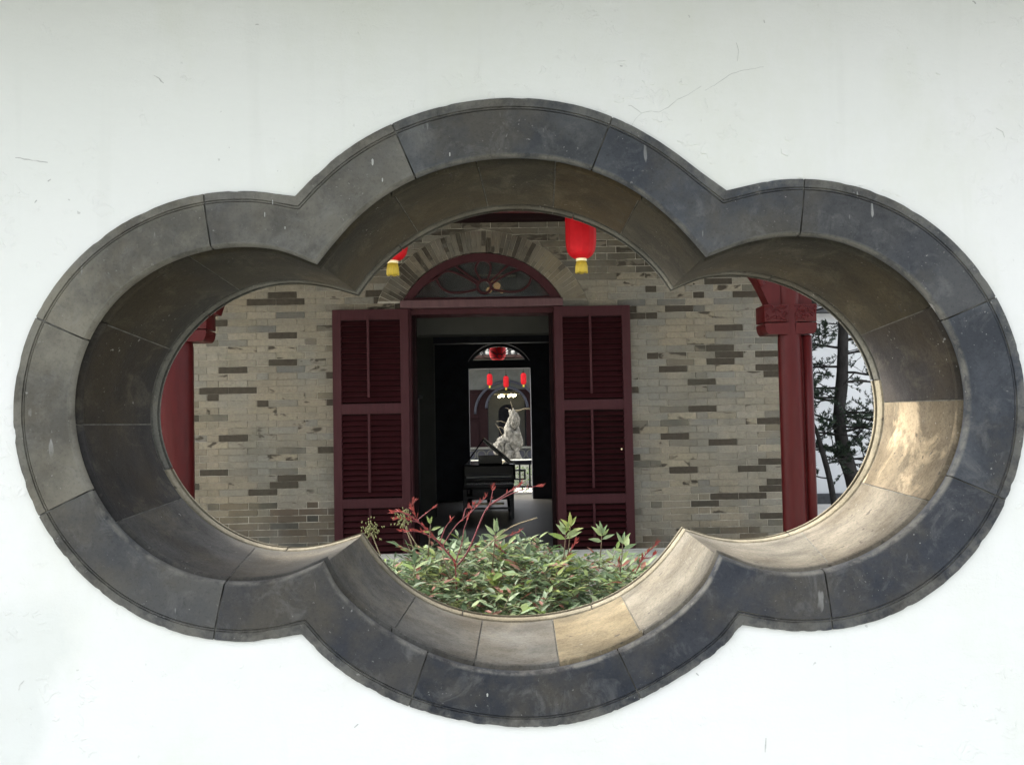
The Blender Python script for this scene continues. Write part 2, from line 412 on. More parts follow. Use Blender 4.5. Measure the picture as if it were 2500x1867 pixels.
def m_reveal_stone():
    m = Mat("reveal_stone", .8, .12)
    oi = m.oinfo()
    grain = m.noise(9, 8, .68, m.mapped((1, 1.4, 1)))
    base = oi.outputs['Color']
    c = m.mix(m.ramp(grain, [(.38, 0), (.62, 1)]), base, m.mix(.5, base, (.012, .012, .011)))
    c = m.mix(m.ramp(m.noise(16, 8, .72, m.mapped((1, .5, 1), loc=(4, 4, 4)), .5), [(.52, 0), (.72, 1)]), c, m.mix(.30, c, (.20, .18, .13)))
    c = m.mix(m.ramp(m.noise(4, 5, .6, m.mapped((1, 1, 1), loc=(1, 8, 2))), [(.45, 0), (.65, .7)]), c, m.mix(.5, c, (.075, .055, .026)))
    # patina worn off: warm pale stone shows, its amount set stone by stone
    w = m.math('ADD', m.noise(7.5, 6, .62, m.mapped((1, .75, 1)), .8), m.math('SUBTRACT', oi.outputs['Alpha'], .5))
    w = m.ramp(w, [(.52, 0), (.62, 1)])
    worn = m.mix(m.noise(30, 5, .6), (.36, .275, .165), (.43, .36, .25))
    c = m.mix(w, c, worn)
    speck = m.ramp(m.noise(130, 3, .6), [(.66, 0), (.72, 1)])
    speck = m.math('MULTIPLY', speck, m.ramp(m.noise(10, 4, .6), [(.48, 0), (.62, 1)]))
    c = m.mix(m.math('MULTIPLY', speck, .6), c, (.40, .39, .36))
    pit = m.ramp(m.noise(60, 2, .5), [(.27, 1), (.31, 0)])
    c = m.mix(m.math('MULTIPLY', pit, .7), c, (.05, .045, .04))
    c = m.mix(m.ramp(m.noise(200, 4, .7), [(.40, .5), (.50, 0)]), c, m.mix(.5, c, (.008, .008, .008)))
    m.color(c)
    h = m.math('ADD', m.math('MULTIPLY', m.noise(55, 8, .75), .8), m.math('MULTIPLY', m.noise(7, 4), .6))
    return m.bump(h, .45, .006).m

def m_simple(name, c, rough=.7, spec=.3, var=.25, scale=14, bump=.15, dist=.004, stretch=(1, 1, 1)):
    m = Mat(name, rough, spec)
    dk = tuple(x * (1 - var) for x in c[:3]); lt = tuple(min(1, x * (1 + var)) for x in c[:3])
    v = m.mapped(stretch)
    m.color(m.mix(m.ramp(m.noise(scale, 5, .6, v), [(.3, 0), (.7, 1)]), dk, lt))
    if bump: m.bump(m.noise(scale * 4, 4, .6, v), bump, dist)
    return m.m

def m_brick():
    m = Mat("grey_brick", .95, .06)
    a = m.attr()
    c = a.outputs['Color']
    c = m.mix(m.ramp(m.noise(30, 8, .75), [(.38, 0), (.62, .75)]), c, m.mix(.5, c, (.10, .092, .076)))
    c = m.mix(m.ramp(m.noise(2.6, 4, .6), [(.40, 0), (.66, .40)]), c, (.25, .215, .145))
    c = m.mix(m.ramp(m.noise(1.9, 4, .6, m.mapped((1, 1, 1), loc=(9, 2, 4))), [(.48, 0), (.70, .45)]), c, (.17, .178, .165))
    # worn lime wash: alpha carries how much of the brick face has lost it
    w = m.math('ADD', m.noise(6.0, 3, .5, m.mapped((1, 1, 2.6)), .6), m.math('SUBTRACT', a.outputs['Alpha'], .5))
    w = m.ramp(w, [(.57, 0), (.63, 1)])
    c = m.mix(w, c, m.mix(m.noise(30, 4), (.030, .026, .020), (.085, .073, .056)))
    grime = m.ramp(m.noise(3.3, 7, .68, m.mapped((1, 1, 1.3), loc=(2, 7, 3))), [(.50, 0), (.66, .55)])
    c = m.mix(grime, c, m.mix(.55, c, (.075, .080, .062)))
    c = m.mix(m.ramp(m.noise(48, 5, .7), [(.35, .4), (.48, 0)]), c, m.mix(.6, c, (.05, .045, .035)))
    m.color(c)
    h = m.math('ADD', m.math('MULTIPLY', m.noise(70, 5, .7), .5), m.math('MULTIPLY', w, -.35))
    return m.bump(h, .35, .004).m

def m_mortar():
    m = Mat("lime_mortar", .95, .1)
    n1 = m.noise(4.5, 6, .65)
    m.color(m.mix(m.ramp(n1, [(.42, 0), (.60, 1)]), (.42, .395, .33), (.17, .155, .125)))
    return m.bump(m.noise(90, 4), .3, .003).m

def m_red_paint(name, c, rough=.38, spec=.13):
    m = Mat(name, rough, spec)
    v = m.mapped((6, 6, .9))
    m.color(m.mix(m.ramp(m.noise(6, 5, .6, v), [(.3, 0), (.7, 1)]), tuple(x * .84 for x in c), tuple(x * 1.12 for x in c)))
    m.rough(m.ramp(m.noise(10, 4), [(.3, rough - .06), (.7, rough + .16)]))
    return m.bump(m.noise(24, 4, .5, v), .12, .003).m

def m_leaf(name, attr):
    m = Mat(name, .55, .28)
    if attr:
        c = m.attr().outputs['Color']
    else:
        c = m.ramp(m.oinfo().outputs['Random'], [(0, (.045, .085, .035)), (.35, (.085, .13, .06)), (.62, (.13, .175, .085)), (.82, (.175, .21, .10)), (.93, (.20, .23, .055)), (1, (.22, .10, .05))])
    m.color(m.mix(m.ramp(m.noise(60, 3), [(.35, 0), (.7, .3)]), c, (.19, .22, .15)))
    tr = m.n.new('ShaderNodeBsdfTranslucent')
    m.L(c, tr.inputs['Color'])
    mx = m.n.new('ShaderNodeMixShader')
    mx.inputs[0].default_value = .28
    m.L(m.p.outputs[0], mx.inputs[1]); m.L(tr.outputs[0], mx.inputs[2])
    m.L(mx.outputs[0], m.n['Material Output'].inputs['Surface'])
    return m.m

def m_attr_plain(name, rough=.6, spec=.3):
    m = Mat(name, rough, spec)
    m.color(m.attr().outputs['Color'])
    return m.m

def m_emit(name, c, s):
    m = Mat(name)
    m.p.inputs['Emission Color'].default_value = tuple(c) + (1,)
    m.p.inputs['Emission Strength'].default_value = s
    m.color(c)
    return m.m

def m_glass():
    m = Mat("fanlight_glass", .08, .5)
    gl = m.n.new('ShaderNodeBsdfGlossy'); gl.inputs['Roughness'].default_value = .12
    gl.inputs['Color'].default_value = (.8, .84, .84, 1)
    tr = m.n.new('ShaderNodeBsdfTransparent'); tr.inputs['Color'].default_value = (.62, .66, .66, 1)
    df = m.n.new('ShaderNodeBsdfDiffuse'); df.inputs['Color'].default_value = (.11, .115, .11, 1)  # grey diffuse patches stand in for reflections on the glass
    a = m.n.new('ShaderNodeMixShader'); b = m.n.new('ShaderNodeMixShader')
    m.L(m.ramp(m.noise(5, 4), [(.3, .15), (.75, .5)]), a.inputs[0])
    m.L(tr.outputs[0], a.inputs[1]); m.L(df.outputs[0], a.inputs[2])
    fr = m.n.new('ShaderNodeFresnel'); fr.inputs['IOR'].default_value = 1.5
    m.L(m.math('ADD', m.math('MULTIPLY', fr.outputs[0], .6), .012), b.inputs[0])
    m.L(a.outputs[0], b.inputs[1]); m.L(gl.outputs[0], b.inputs[2])
    m.L(b.outputs[0], m.n['Material Output'].inputs['Surface'])
    return m.m

def m_lantern():
    m = Mat("red_lantern_cloth", .55, .15)
    m.color(m.mix(m.ramp(m.noise(20, 3), [(.3, 0), (.7, 1)]), (.39, .005, .009), (.46, .007, .012)))
    m.p.inputs['Sheen Weight'].default_value = 0
    w = m.n.new('ShaderNodeTexWave'); w.bands_direction = 'Z'; w.wave_type = 'BANDS'
    w.inputs['Scale'].default_value = 60
    m.L(m.obj(), w.inputs['Vector'])
    return m.bump(w.outputs['Fac'], .06, .002).m

M = dict(
    plaster=m_plaster(), frame=m_frame_stone(), reveal=m_reveal_stone(), brick=m_brick(),
    mortar=m_mortar(),
    frame_mortar=m_simple("frame_joint_mortar", (.135, .132, .118), .95, .1, .4, 60),
    red=m_red_paint("dark_red_paint", (.052, .0062, .0062), .34, .15),
    shutter=m_red_paint("shutter_paint", (.049, .0155, .0178), .55),
    slat=m_red_paint("slat_paint", (.032, .0072, .0086), .5),
    mauve=m_red_paint("weathered_red_paint", (.105, .058, .060), .6),
    beam=m_red_paint("dark_beam_paint", (.013, .0055, .0058), .7, .08),
    glass=m_glass(), lantern=m_lantern(),
    gold=m_simple("gold_thread", (.46, .34, .035), .5, .4, .25, 200, .3, .002, (1, 1, .05)),
    brass=m_simple("gilded_knob", (.80, .70, .42), .35, .6, .1, 30, 0),
    tile=m_simple("dark_roof_tile", (.06, .063, .067), .8, .2, .3, 9),
    stone=m_simple("bench_stone", (.27, .275, .24), .85, .2, .25, 9, .3),
    white_stone=m_simple("pale_stone", (.55, .54, .50), .8, .2, .15, 8, .2),
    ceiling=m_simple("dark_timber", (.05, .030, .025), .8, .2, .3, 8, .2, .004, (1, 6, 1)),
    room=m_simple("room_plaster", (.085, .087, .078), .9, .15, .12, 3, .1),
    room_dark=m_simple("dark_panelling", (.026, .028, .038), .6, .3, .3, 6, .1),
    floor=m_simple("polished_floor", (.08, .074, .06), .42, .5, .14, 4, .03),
    black=m_simple("black_lacquer", (.008, .008, .010), .16, .6, .2, 5, 0),
    ivory=m_simple("ivory_white", (.62, .61, .57), .4, .4, .1, 30, 0),
    bounce_cut=m_simple("bounce_cut_ground", (.17, .18, .17), .9, .2, .25, 2.2, .25, .01),  # kept dark to weaken light bounced onto the wall
    paving=m_simple("court_paving", (.46, .45, .42), .9, .2, .2, 2.2, .25, .01),
    pale_wall=m_simple("pale_rendered_wall", (.60, .62, .63), .92, .1, .07, 1.4, .1),
    bark=m_simple("pine_bark", (.035, .033, .032), .95, .1, .4, 22, .6, .02, (1, 1, .4)),
    needle=m_attr_plain("pine_needles", .6, .25),
    leaf=m_leaf("nandina_leaf", False), leaves=m_leaf("nandina_leaves", True),
    redstem=m_simple("red_shoot", (.105, .015, .021), .65, .4, .35, 30, 0),
    redleaf=m_simple("red_young_leaf", (.21, .026, .020), .6, .4, .35, 25, 0),
    dry=m_simple("dry_stem", (.17, .145, .095), .8, .2, .3, 40, 0),
    rock=m_simple("pale_scholar_rock", (.15, .143, .122), .9, .1, .6, 11, .8, .03),
    drip=m_simple("whitewash_spot", (.42, .42, .39), .9, .1, .1, 60, 0),
    crack=m_simple("plaster_crack", (.57, .575, .54), .95, .05, .2, 60, 0),
    scuff=m_simple("scuff_grey", (.52, .52, .49), .95, .05, .3, 60, 0),
    lamp=m_emit("lamp_glow", (1.0, .55, .22), .22),
    bulb=m_emit("bulb_glow", (1.0, .88, .60), 5.0),
    grass=m_simple("hedge_green", (.07, .11, .035), .8, .2, .5, 30, .4),
)

# ------------------------------------------------------------------ ground
g = MB()
g.add([(-300, -300, 0), (300, -300, 0), (300, 300, 0), (-300, 300, 0)], [(0, 1, 2, 3)])
tag(g.build("ground", M['paving']), kind="structure")
g = MB()
g.add([(-300, -300, .004), (300, -300, .004), (300, WALL_Y - .002, .004), (-300, WALL_Y - .002, .004)], [(0, 1, 2, 3)])
tag(g.build("front_bounce_cut_sheet", M['bounce_cut']), kind="structure")  # unseen dark ground sheet, added to cut bounce onto the wall face

# ------------------------------------------------------------------ garden wall with the cloud-shaped window
def catmull(pts, sub):
    out = []
    n = len(pts)
    P = [Vector((p[0], p[1])) for p in pts]
    ext = [P[0] * 2 - P[1]] + P + [P[-1] * 2 - P[-2]]
    for i in range(n - 1):
        p0, p1, p2, p3 = ext[i], ext[i + 1], ext[i + 2], ext[i + 3]
        for k in range(sub):
            t = k / sub
            out.append(.5 * ((2 * p1) + (p2 - p0) * t + (2 * p0 - 5 * p1 + 4 * p2 - p3) * t * t + (3 * p1 - p0 - 3 * p2 + p3) * t ** 3))
    out.append(P[-1])
    return out
SUB = 8
CO = [catmull(a, SUB) for a in OUTER]
CI = [catmull(a, SUB) for a in INNER]
CB = [catmull(a, SUB) for a in BACK]
NSEG = len(CO[0]) - 1

def at_u(C, arc, t):
    x = min(max(t, 0), 1) * NSEG
    i = min(int(x), NSEG - 1)
    return C[arc][i].lerp(C[arc][i + 1], x - i)

def pieces(u0, u1):
    """split a stretch of the loop into per-arc (arc, t0, t1)"""
    out = []
    u = u0
    while u < u1 - 1e-6:
        k = math.floor(u + 1e-6)
        e = min(u1, k + 1)
        out.append((k % 4, u - k, e - k))
        u = e
    return out

# profile rows: (from, to, mix, depth from the wall face, outward offset)
FLANGE = [('O', 0, .012, 0), ('O', 0, -.005, 0), ('O', .015, -.0075, 0), ('O', .15, -.0085, 0), ('O', .158, -.0055, 0), ('O', .170, -.0055, 0),
          ('O', .178, -.0085, 0), ('O', .195, -.0085, 0), ('O', .202, -.006, 0), ('O', .212, -.0065, 0), ('O', .22, -.0105, 0), ('O', .40, -.0110, 0), ('O', .60, -.0110, 0), ('O', .78, -.0110, 0),
          ('O', .93, -.0108, 0), ('O', .955, -.0100, 0), ('O', .975, -.0078, 0), ('O', .995, -.0030, 0), ('O', 1.0, .004, 0)]
def rv(w, off):
    return ('R', w, None, off)
REVEAL = [rv(.014, .001), rv(.020, .0055), rv(.030, .0060), rv(.037, .001), rv(.046, -.0035), rv(.058, -.0050), rv(.070, -.0035), rv(.078, .001), rv(.084, .0085), rv(.096, .0090), rv(.108, .0062)] + \
         [rv(.13 + .785 * k / 9, .0060) for k in range(10)] + [rv(.922, .0070)]
LIP = [rv(.926, .0068), rv(.932, .0040), rv(.942, .0028), rv(.965, .0026), rv(.990, .003), rv(.999, .005)]
BACKRING = [('K', .0, .0, 0), ('K', .02, .010, 0), ('K', .25, .012, 0), ('K', .95, .012, 0), ('K', 1.0, -.01, 0)]

def knot_map(pairs, side):
    """piecewise-linear map from the mean joint position to the joint's place on one curve; cusps stay put"""
    ks = [((p + q) / 2, (p, q)[side]) for p, q in pairs] + [(float(k), float(k)) for k in range(5)]
    return sorted(ks)
def apply_map(ks, u):
    for (a, fa), (b, fb) in zip(ks[:-1], ks[1:]):
        if a <= u <= b and b > a:
            return fa + (fb - fa) * (u - a) / (b - a)
    return u
MAP_O, MAP_I = knot_map(FRAME_JOINTS, 0), knot_map(FRAME_JOINTS, 1)
MAP_RI, MAP_RB = knot_map(REVEAL_JOINTS, 0), knot_map(REVEAL_JOINTS, 1)
def mapped_pt(Cv, ks, arc, t):
    u = apply_map(ks, arc + min(max(t, 0), 1))
    k = min(int(u + 1e-9), 3)
    if abs(u - round(u)) < 1e-6: k = arc
    return at_u(Cv, k, u - k)

def loop_pt(row, arc, t, wob=0.0):
    kind = row[0]
    if kind == 'O':
        o = mapped_pt(CO, MAP_O, arc, t); i = mapped_pt(CI, MAP_I, arc, t); b = i
    else:
        o = at_u(CO, arc, t); i = mapped_pt(CI, MAP_RI, arc, t); b = mapped_pt(CB, MAP_RB, arc, t)
    d = (o - i).normalized()
    if kind == 'O':
        p = o.lerp(i, row[1])
        if row[1] < .2:
            p = p + d * wob * (1 - row[1] / .2)
        return Vector((p.x, WALL_Y + row[2], p.y))
    if kind == 'R':
        p = i.lerp(b, row[1]) + d * row[3]
        return Vector((p.x, WALL_Y + WALL_T * row[1], p.y))
    p = b + d * (.095 * row[1])
    return Vector((p.x, WALL_Y + WALL_T + row[2], p.y))

def edge_wobble(arc, t):
    p = at_u(CO, arc, t)
    low = 1.0 if p.y < 1.62 else .35
    chip = max(0.0, noise.noise(Vector((p.x * 38, p.y * 38, 8.1))) - .22) * .010 + max(0.0, noise.noise(Vector((p.x * 95, p.y * 95, 5.1))) - .30) * .006
    return -chip * low + .3 * (noise.noise(Vector((p.x * 26, p.y * 26, 3.3))) * .0016 + noise.noise(Vector((p.x * 80, p.y * 80, 1.3))) * .0018 + noise.noise(Vector((p.x * 190, p.y * 190, 2.3))) * .0012) * low

def stone_mesh(u0, u1, rows, name, parent, color, gap=.0012, sink=.004):
    mb = MB()
    g_ = gap
    prs = pieces(u0, u1)
    nrow = len(rows)
    for pi, (arc, t0, t1) in enumerate(prs):
        L_ = sum((CI[arc][k + 1] - CI[arc][k]).length for k in range(NSEG))
        du = g_ / L_
        a = t0 + (du if pi == 0 else 0); b = t1 - (du if pi == len(prs) - 1 else 0)
        n = max(2, int((b - a) * (170 if rows[0][0] == 'O' else 90)) + 1)
        ts = [a + (b - a) * k / n for k in range(n + 1)]
        cols = []
        for t in ts:
            cols.append(([loop_pt(r, arc, t, edge_wobble(arc, t)) for r in rows], arc, t))
        # ends drop back a little so that the joint is recessed
        def sunk(cpts, arc, t):
            o = at_u(CO, arc, t); i = at_u(CI, arc, t); d = (o - i).normalized()
            out = []
            for r, p in zip(rows, cpts):
                if r[0] == 'R': out.append(p + Vector((d.x, 0, d.y)) * sink)
                elif r[0] == 'O': out.append(p + Vector((0, sink, 0)))
                else: out.append(p - Vector((0, sink, 0)))
            return out
        grid = []
        if pi == 0: grid.append(sunk(*cols[0]))
        grid += [c[0] for c in cols]
        if pi == len(prs) - 1: grid.append(sunk(*cols[-1]))
        vs_ = [p for c in grid for p in c]
        fs = []
        for i in range(len(grid) - 1):
            for k in range(nrow - 1):
                fs.append((i * nrow + k, (i + 1) * nrow + k, (i + 1) * nrow + k + 1, i * nrow + k + 1))
        wear = {.158: 1, .170: 1, .202: 1, .212: 1, .015: .5, .15: .35, .93: .0, .955: .35, .975: .7, .995: .5}
        tn = [(wear.get(r[1], 0),) * 3 + (1,) for _ in grid for r in rows]
        mb.add(vs_, fs, tn if rows[0][0] == 'O' else None, True)
    ob = mb.build(name, M['frame'] if rows[0][0] == 'O' else M['reveal'], parent, sharp=28)
    ob.color = color
    return ob

gw = empty("garden_wall", (0, WALL_Y, 0))
tag(gw, "whitewashed plaster garden wall pierced by the cloud-shaped window in the foreground", "wall")

# plaster sheet: front and back faces with the window cut out, joined at the rim
def plaster_mesh():
    bm = bmesh.new()
    X0, X1, Z0, Z1 = -4.5, 4.5, 0.0, 2.46
    loop = [p for a in CO for p in a[:-1]]
    for y, sgn in ((WALL_Y, 1), (WALL_Y + WALL_T, -1)):
        ed = []
        cor = [bm.verts.new((x, y, z)) for x, z in ((X0, Z0), (X1, Z0), (X1, Z1), (X0, Z1))]
        ed += [bm.edges.new((cor[i], cor[(i + 1) % 4])) for i in range(4)]
        vs_ = [bm.verts.new((p.x, y, p.y)) for p in loop]
        ed += [bm.edges.new((vs_[i], vs_[(i + 1) % len(vs_)])) for i in range(len(vs_))]
        bmesh.ops.triangle_fill(bm, use_beauty=True, use_dissolve=False, edges=ed)
    for f in bm.faces:
        want = -1 if f.calc_center_median().y < WALL_Y + .1 else 1
        f.normal_update()
        if f.normal.y * want < 0: f.normal_flip()
    mb = MB().bm(bm)
    y0, y1 = WALL_Y, WALL_Y + WALL_T
    mb.add([(X0, y0, Z0), (X0, y1, Z0), (X0, y1, Z1), (X0, y0, Z1)], [(0, 3, 2, 1)])
    mb.add([(X1, y0, Z0), (X1, y1, Z0), (X1, y1, Z1), (X1, y0, Z1)], [(0, 1, 2, 3)])
    return mb
plaster_mesh().build("plaster_face", M['plaster'], gw)

# tiled coping on the wall head, eaves to both sides (unseen above the picture, front overhang widened to shade the wall top)
cp = MB()
cy = WALL_Y + WALL_T / 2
EAVE = 0.66
prof = [(cy - WALL_T / 2 - EAVE, 2.36), (cy - WALL_T / 2 - EAVE, 2.395), (cy, 2.80), (cy + WALL_T / 2 + .22, 2.455), (cy + WALL_T / 2 + .22, 2.42), (cy, 2.58)]
vs_ = [(x, y, z) for x in (-4.6, 4.6) for y, z in prof]
cp.add(vs_, [(i, (i + 1) % 6, 6 + (i + 1) % 6, 6 + i) for i in range(6)] + [(0, 5, 4, 3, 2, 1), (6, 7, 8, 9, 10, 11)])
cop = cp.build("coping", M['tile'], gw)
rib = MB().tube([(0, cy - WALL_T / 2 - EAVE - .01, 2.415), (0, cy, 2.825)], .032, 8).tube([(0, cy, 2.825), (0, cy + WALL_T / 2 + .23, 2.475)], .032, 8)
r0 = rib.build("cover_tile", M['tile'], cop)
for k in range(46):
    o = r0 if k == 0 else r0.copy()
    if k: col.objects.link(o)
    o.location.x = -4.5 + k * .2

# mortar bed under the stones, then the stones themselves
bed = MB()
for arc in range(4):
    rows = [('O', .01, -.004, 0), ('O', .5, -.0085, 0), ('O', .99, -.0020, 0), rv(.012, .0110), rv(.13, .0100), rv(.17, .0082), rv(.3, .0082), rv(.90, .0082), rv(.935, .0070), rv(.99, .0070)] + [('K', .05, .006, 0), ('K', .98, .006, 0)]
    n = 56
    vs_ = [loop_pt(r, arc, k / n) for k in range(n + 1) for r in rows]
    q = len(rows)
    bed.add(vs_, [(i * q + k, (i + 1) * q + k, (i + 1) * q + k + 1, i * q + k + 1) for i in range(n) for k in range(q - 1)], None, True)
surround = bed.build("window_surround", M['frame_mortar'], gw)
surround["label"] = "dark grey stone surround of the cloud-shaped window, light mortar in its joints"

def C(r, g_, b): return (r, g_, b, 1)
# stone colours in loop order from each joint to the next
FRAME_COL = [C(.092, .095, .096), C(.086, .092, .100), C(.090, .091, .092), C(.076, .082, .092), C(.052, .055, .062), C(.051, .054, .061),
             C(.037, .040, .046), C(.056, .056, .057), C(.094, .092, .085), C(.185, .173, .140), C(.205, .190, .150), C(.155, .147, .125)]
FJ = [(p + q) / 2 for p, q in FRAME_JOINTS]
for k in range(len(FJ)):
    u0 = FJ[k]; u1 = FJ[(k + 1) % len(FJ)] + (4 if k == len(FJ) - 1 else 0)
    stone_mesh(u0, u1, FLANGE, "frame_stone", surround, FRAME_COL[k])
# reveal: colour (shade put into the upper and left stones) + how far the patina has worn off (alpha)
RJ = [(p + q) / 2 for p, q in REVEAL_JOINTS]
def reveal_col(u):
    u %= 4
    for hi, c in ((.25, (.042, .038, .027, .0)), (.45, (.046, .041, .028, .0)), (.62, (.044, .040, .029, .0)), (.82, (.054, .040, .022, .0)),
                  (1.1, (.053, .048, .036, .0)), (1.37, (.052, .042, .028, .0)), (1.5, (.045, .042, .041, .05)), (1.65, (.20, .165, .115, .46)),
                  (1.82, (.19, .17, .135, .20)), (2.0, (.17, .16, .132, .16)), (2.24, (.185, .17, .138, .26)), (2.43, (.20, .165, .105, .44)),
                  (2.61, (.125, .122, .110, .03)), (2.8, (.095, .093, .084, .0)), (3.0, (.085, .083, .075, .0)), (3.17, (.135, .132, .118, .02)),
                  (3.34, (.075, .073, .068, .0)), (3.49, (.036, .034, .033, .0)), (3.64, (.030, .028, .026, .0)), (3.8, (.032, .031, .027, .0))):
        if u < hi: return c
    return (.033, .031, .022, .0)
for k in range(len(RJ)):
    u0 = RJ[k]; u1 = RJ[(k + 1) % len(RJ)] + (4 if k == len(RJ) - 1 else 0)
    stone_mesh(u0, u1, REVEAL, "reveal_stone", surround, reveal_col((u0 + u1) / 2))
LJ = [.17, .66, 1.18, 1.46, 1.83, 2.32, 2.66, 3.12, 3.40, 3.72]
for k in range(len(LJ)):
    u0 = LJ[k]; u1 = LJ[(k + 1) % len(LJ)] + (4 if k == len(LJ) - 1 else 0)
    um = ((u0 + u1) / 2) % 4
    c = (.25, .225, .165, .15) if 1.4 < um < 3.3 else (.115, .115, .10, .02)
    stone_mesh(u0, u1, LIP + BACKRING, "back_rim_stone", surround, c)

# hairline cracks and scuffs in the plaster: thin raised slivers
def sliver(pts, w, name, mat, dy):
    mb = MB()
    P = [Vector((x, WALL_Y - dy, z)) for x, z in pts]
    dense = []
    for a, b in zip(P[:-1], P[1:]):
        n = max(2, int((b - a).length / .006))
        for k in range(n):
            q = a.lerp(b, k / n)
            j = noise.noise(Vector((q.x * 160, 7, q.z * 160))) * .0016
            dense.append(q + Vector((j * .7, 0, j)))
    dense.append(P[-1])
    n = len(dense)
    vs_ = []
    for i, q in enumerate(dense):
        t = (dense[min(i + 1, n - 1)] - dense[max(i - 1, 0)]).normalized()
        nn = Vector((-t.z, 0, t.x))
        ww = w * (.45 + .55 * math.sin(math.pi * (i + .4) / (n - .2))) * (1 + .5 * noise.noise(q * 300))
        vs_ += [q + nn * ww * .5, q - nn * ww * .5, q + nn * ww * .5 + Vector((0, dy + .001, 0)), q - nn * ww * .5 + Vector((0, dy + .001, 0))]
    fs = []
    for i in range(n - 1):
        a = 4 * i; b = a + 4
        fs += [(a, b, b + 1, a + 1), (a, a + 2, b + 2, b), (a + 1, b + 1, b + 3, a + 3)]
    mb.add(vs_, fs)
    return mb.build(name, mat, gw)
for l in CRACKS: sliver(l, .0008, "crack", M['crack'], .0006)
for l in SCUFFS: sliver(l, .0018, "scuff_mark", M['scuff'], .0005)

# loose plaster flakes along the upper right of the surround, whitewash drips on the stone
cr = random.Random(9)
for x, z, r in CHIPS:
    n = cr.randint(5, 8)
    ph = cr.uniform(0, 6.28)
    rim = []
    for k in range(n):
        a = ph + 2 * math.pi * k / n
        q = r * cr.uniform(.55, 1.15)
        rim.append((x + q * 1.25 * math.cos(a), z + q * .7 * math.sin(a)))
    tilt = cr.uniform(.0006, .0022)
    vs_ = [(p, WALL_Y - .0004 - tilt * (.2 + .8 * (k % n) / n), q) for k, (p, q) in enumerate(rim)] + [(x, WALL_Y - .0012, z)] + [(p, WALL_Y + .001, q) for p, q in rim]
    fs = [(k, n, (k + 1) % n) for k in range(n)] + [(k, (k + 1) % n, n + 1 + (k + 1) % n, n + 1 + k) for k in range(n)]
    MB().add(vs_, fs).build("plaster_flake", M['plaster'], gw)
for x, z, a_, b_ in DRIPS[:7]:
    a_ *= .6; b_ *= .8
    vs_ = [(x, WALL_Y - .0128, z)]
    for k in range(10):
        an = 2 * math.pi * k / 10
        vs_.append((x + a_ * math.cos(an) * (1 + .25 * math.sin(k * 2.1)), WALL_Y - .0108, z + b_ * math.sin(an)))
    MB().add(vs_, [(0, 1 + k, 1 + (k + 1) % 10) for k in range(10)], None, True).build("whitewash_drip", M['drip'], surround)

# ------------------------------------------------------------------ the hall behind
HX0, HX1 = -4.6, 2.68
HALL_D = 5.7                                  # inner depth: rear wall at 13.2
REAR_Y = HALL_Y + HALL_D
FZ = 0.18                                     # floor level
DX0, DX1 = -.765, .515                        # door opening
TR0, TR1 = 2.462, 2.532                       # transom
FCX, FCZ, FR = -.122, 2.145, .812             # fanlight arc
ARCH_R = 1.012
hall = empty("brick_hall", (0, HALL_Y, 0))
tag(hall, "grey brick hall with red louvred door, fanlight and column veranda seen through the window", "building")

def arch_x(z, R):
    h = R * R - (z - FCZ) ** 2
    return math.sqrt(h) if h > 0 else 0

# wall core (mortar colour shows in the joints): boxes round the opening, arch part stepped finely
core = MB()
CY0, CY1 = HALL_Y + .0025, HALL_Y + .34
core.box(HX0, DX0 - .07, CY0, CY1, 0, TR1)
core.box(DX1 + .07, HX1, CY0, CY1, 0, TR1)
zs = [TR1 + k * .012 for k in range(37)]
ZT = FCZ + FR + .002
for a, b in zip(zs[:-1], zs[1:]):
    if a >= ZT: break
    w = arch_x(min(a, ZT), FR + .002)
    core.box(HX0, FCX - w, CY0, CY1, a, b)
    core.box(FCX + w, HX1, CY0, CY1, a, b)
core.box(HX0, HX1, CY0, CY1, zs[-1] if zs[-1] < ZT else b, 4.2)
core.build("wall_core", M['mortar'], hall)

# bricks
PITCH, SL, HL, JT = .0603, .2559, .1035, .0030
rng = random.Random(11)
bricks = []
def shut_out(x0, x1, z0, z1):
    """keep bricks clear of the doorway and of the arch ring; returns bottom and top x of both ends"""
    zm = (z0 + z1) / 2
    if zm < TR1 - .005:
        lo = hi = (DX0 - .07, DX1 + .07)
    elif z0 < FCZ + ARCH_R + .003:
        wl = arch_x(max(z0, TR1), ARCH_R + .004); wh = arch_x(z1, ARCH_R + .004)
        lo = (FCX - wl, FCX + wl); hi = (FCX - wh, FCX + wh)
    else:
        return [(x0, x1, x0, x1)]
    out = []
    p, q = x0, x1
    if p < lo[0] or p < hi[0]:
        out.append((min(p, lo[0]), min(q, lo[0]), min(p, hi[0]), min(q, hi[0])))
    if q > lo[1] or q > hi[1]:
        out.append((max(p, lo[1]), max(q, lo[1]), max(p, hi[1]), max(q, hi[1])))
    return [o for o in out if max(o[1] - o[0], o[3] - o[2]) > .02]
nco = int((3.32) / PITCH)
row0 = .767 - 12 * PITCH
for r in range(0, 56):
    z0 = row0 + r * PITCH
    if z0 > 3.36 or z0 < FZ - .06: continue
    odd = (r - 12) % 2
    phase = (-2.1386 if not odd else -2.5798)
    per = 3 * SL + HL
    x = phase - per * 4
    while x < HX1:
        seq = [HL, SL, SL, SL]
        for L_ in seq:
            jt = JT * (1.9 if z0 < .76 or z0 > 2.7 else 1.0)
            for p, q, p2, q2 in shut_out(max(x, HX0), min(x + L_, HX1), z0, z0 + PITCH) if min(x + L_, HX1) - max(x, HX0) > .01 else []:
                bricks.append([p + jt / 2, max(q - jt / 2, p + jt / 2 + .001), z0 + jt / 2, z0 + PITCH - jt / 2, p2 + jt / 2, max(q2 - jt / 2, p2 + jt / 2 + .001)])
            x += L_
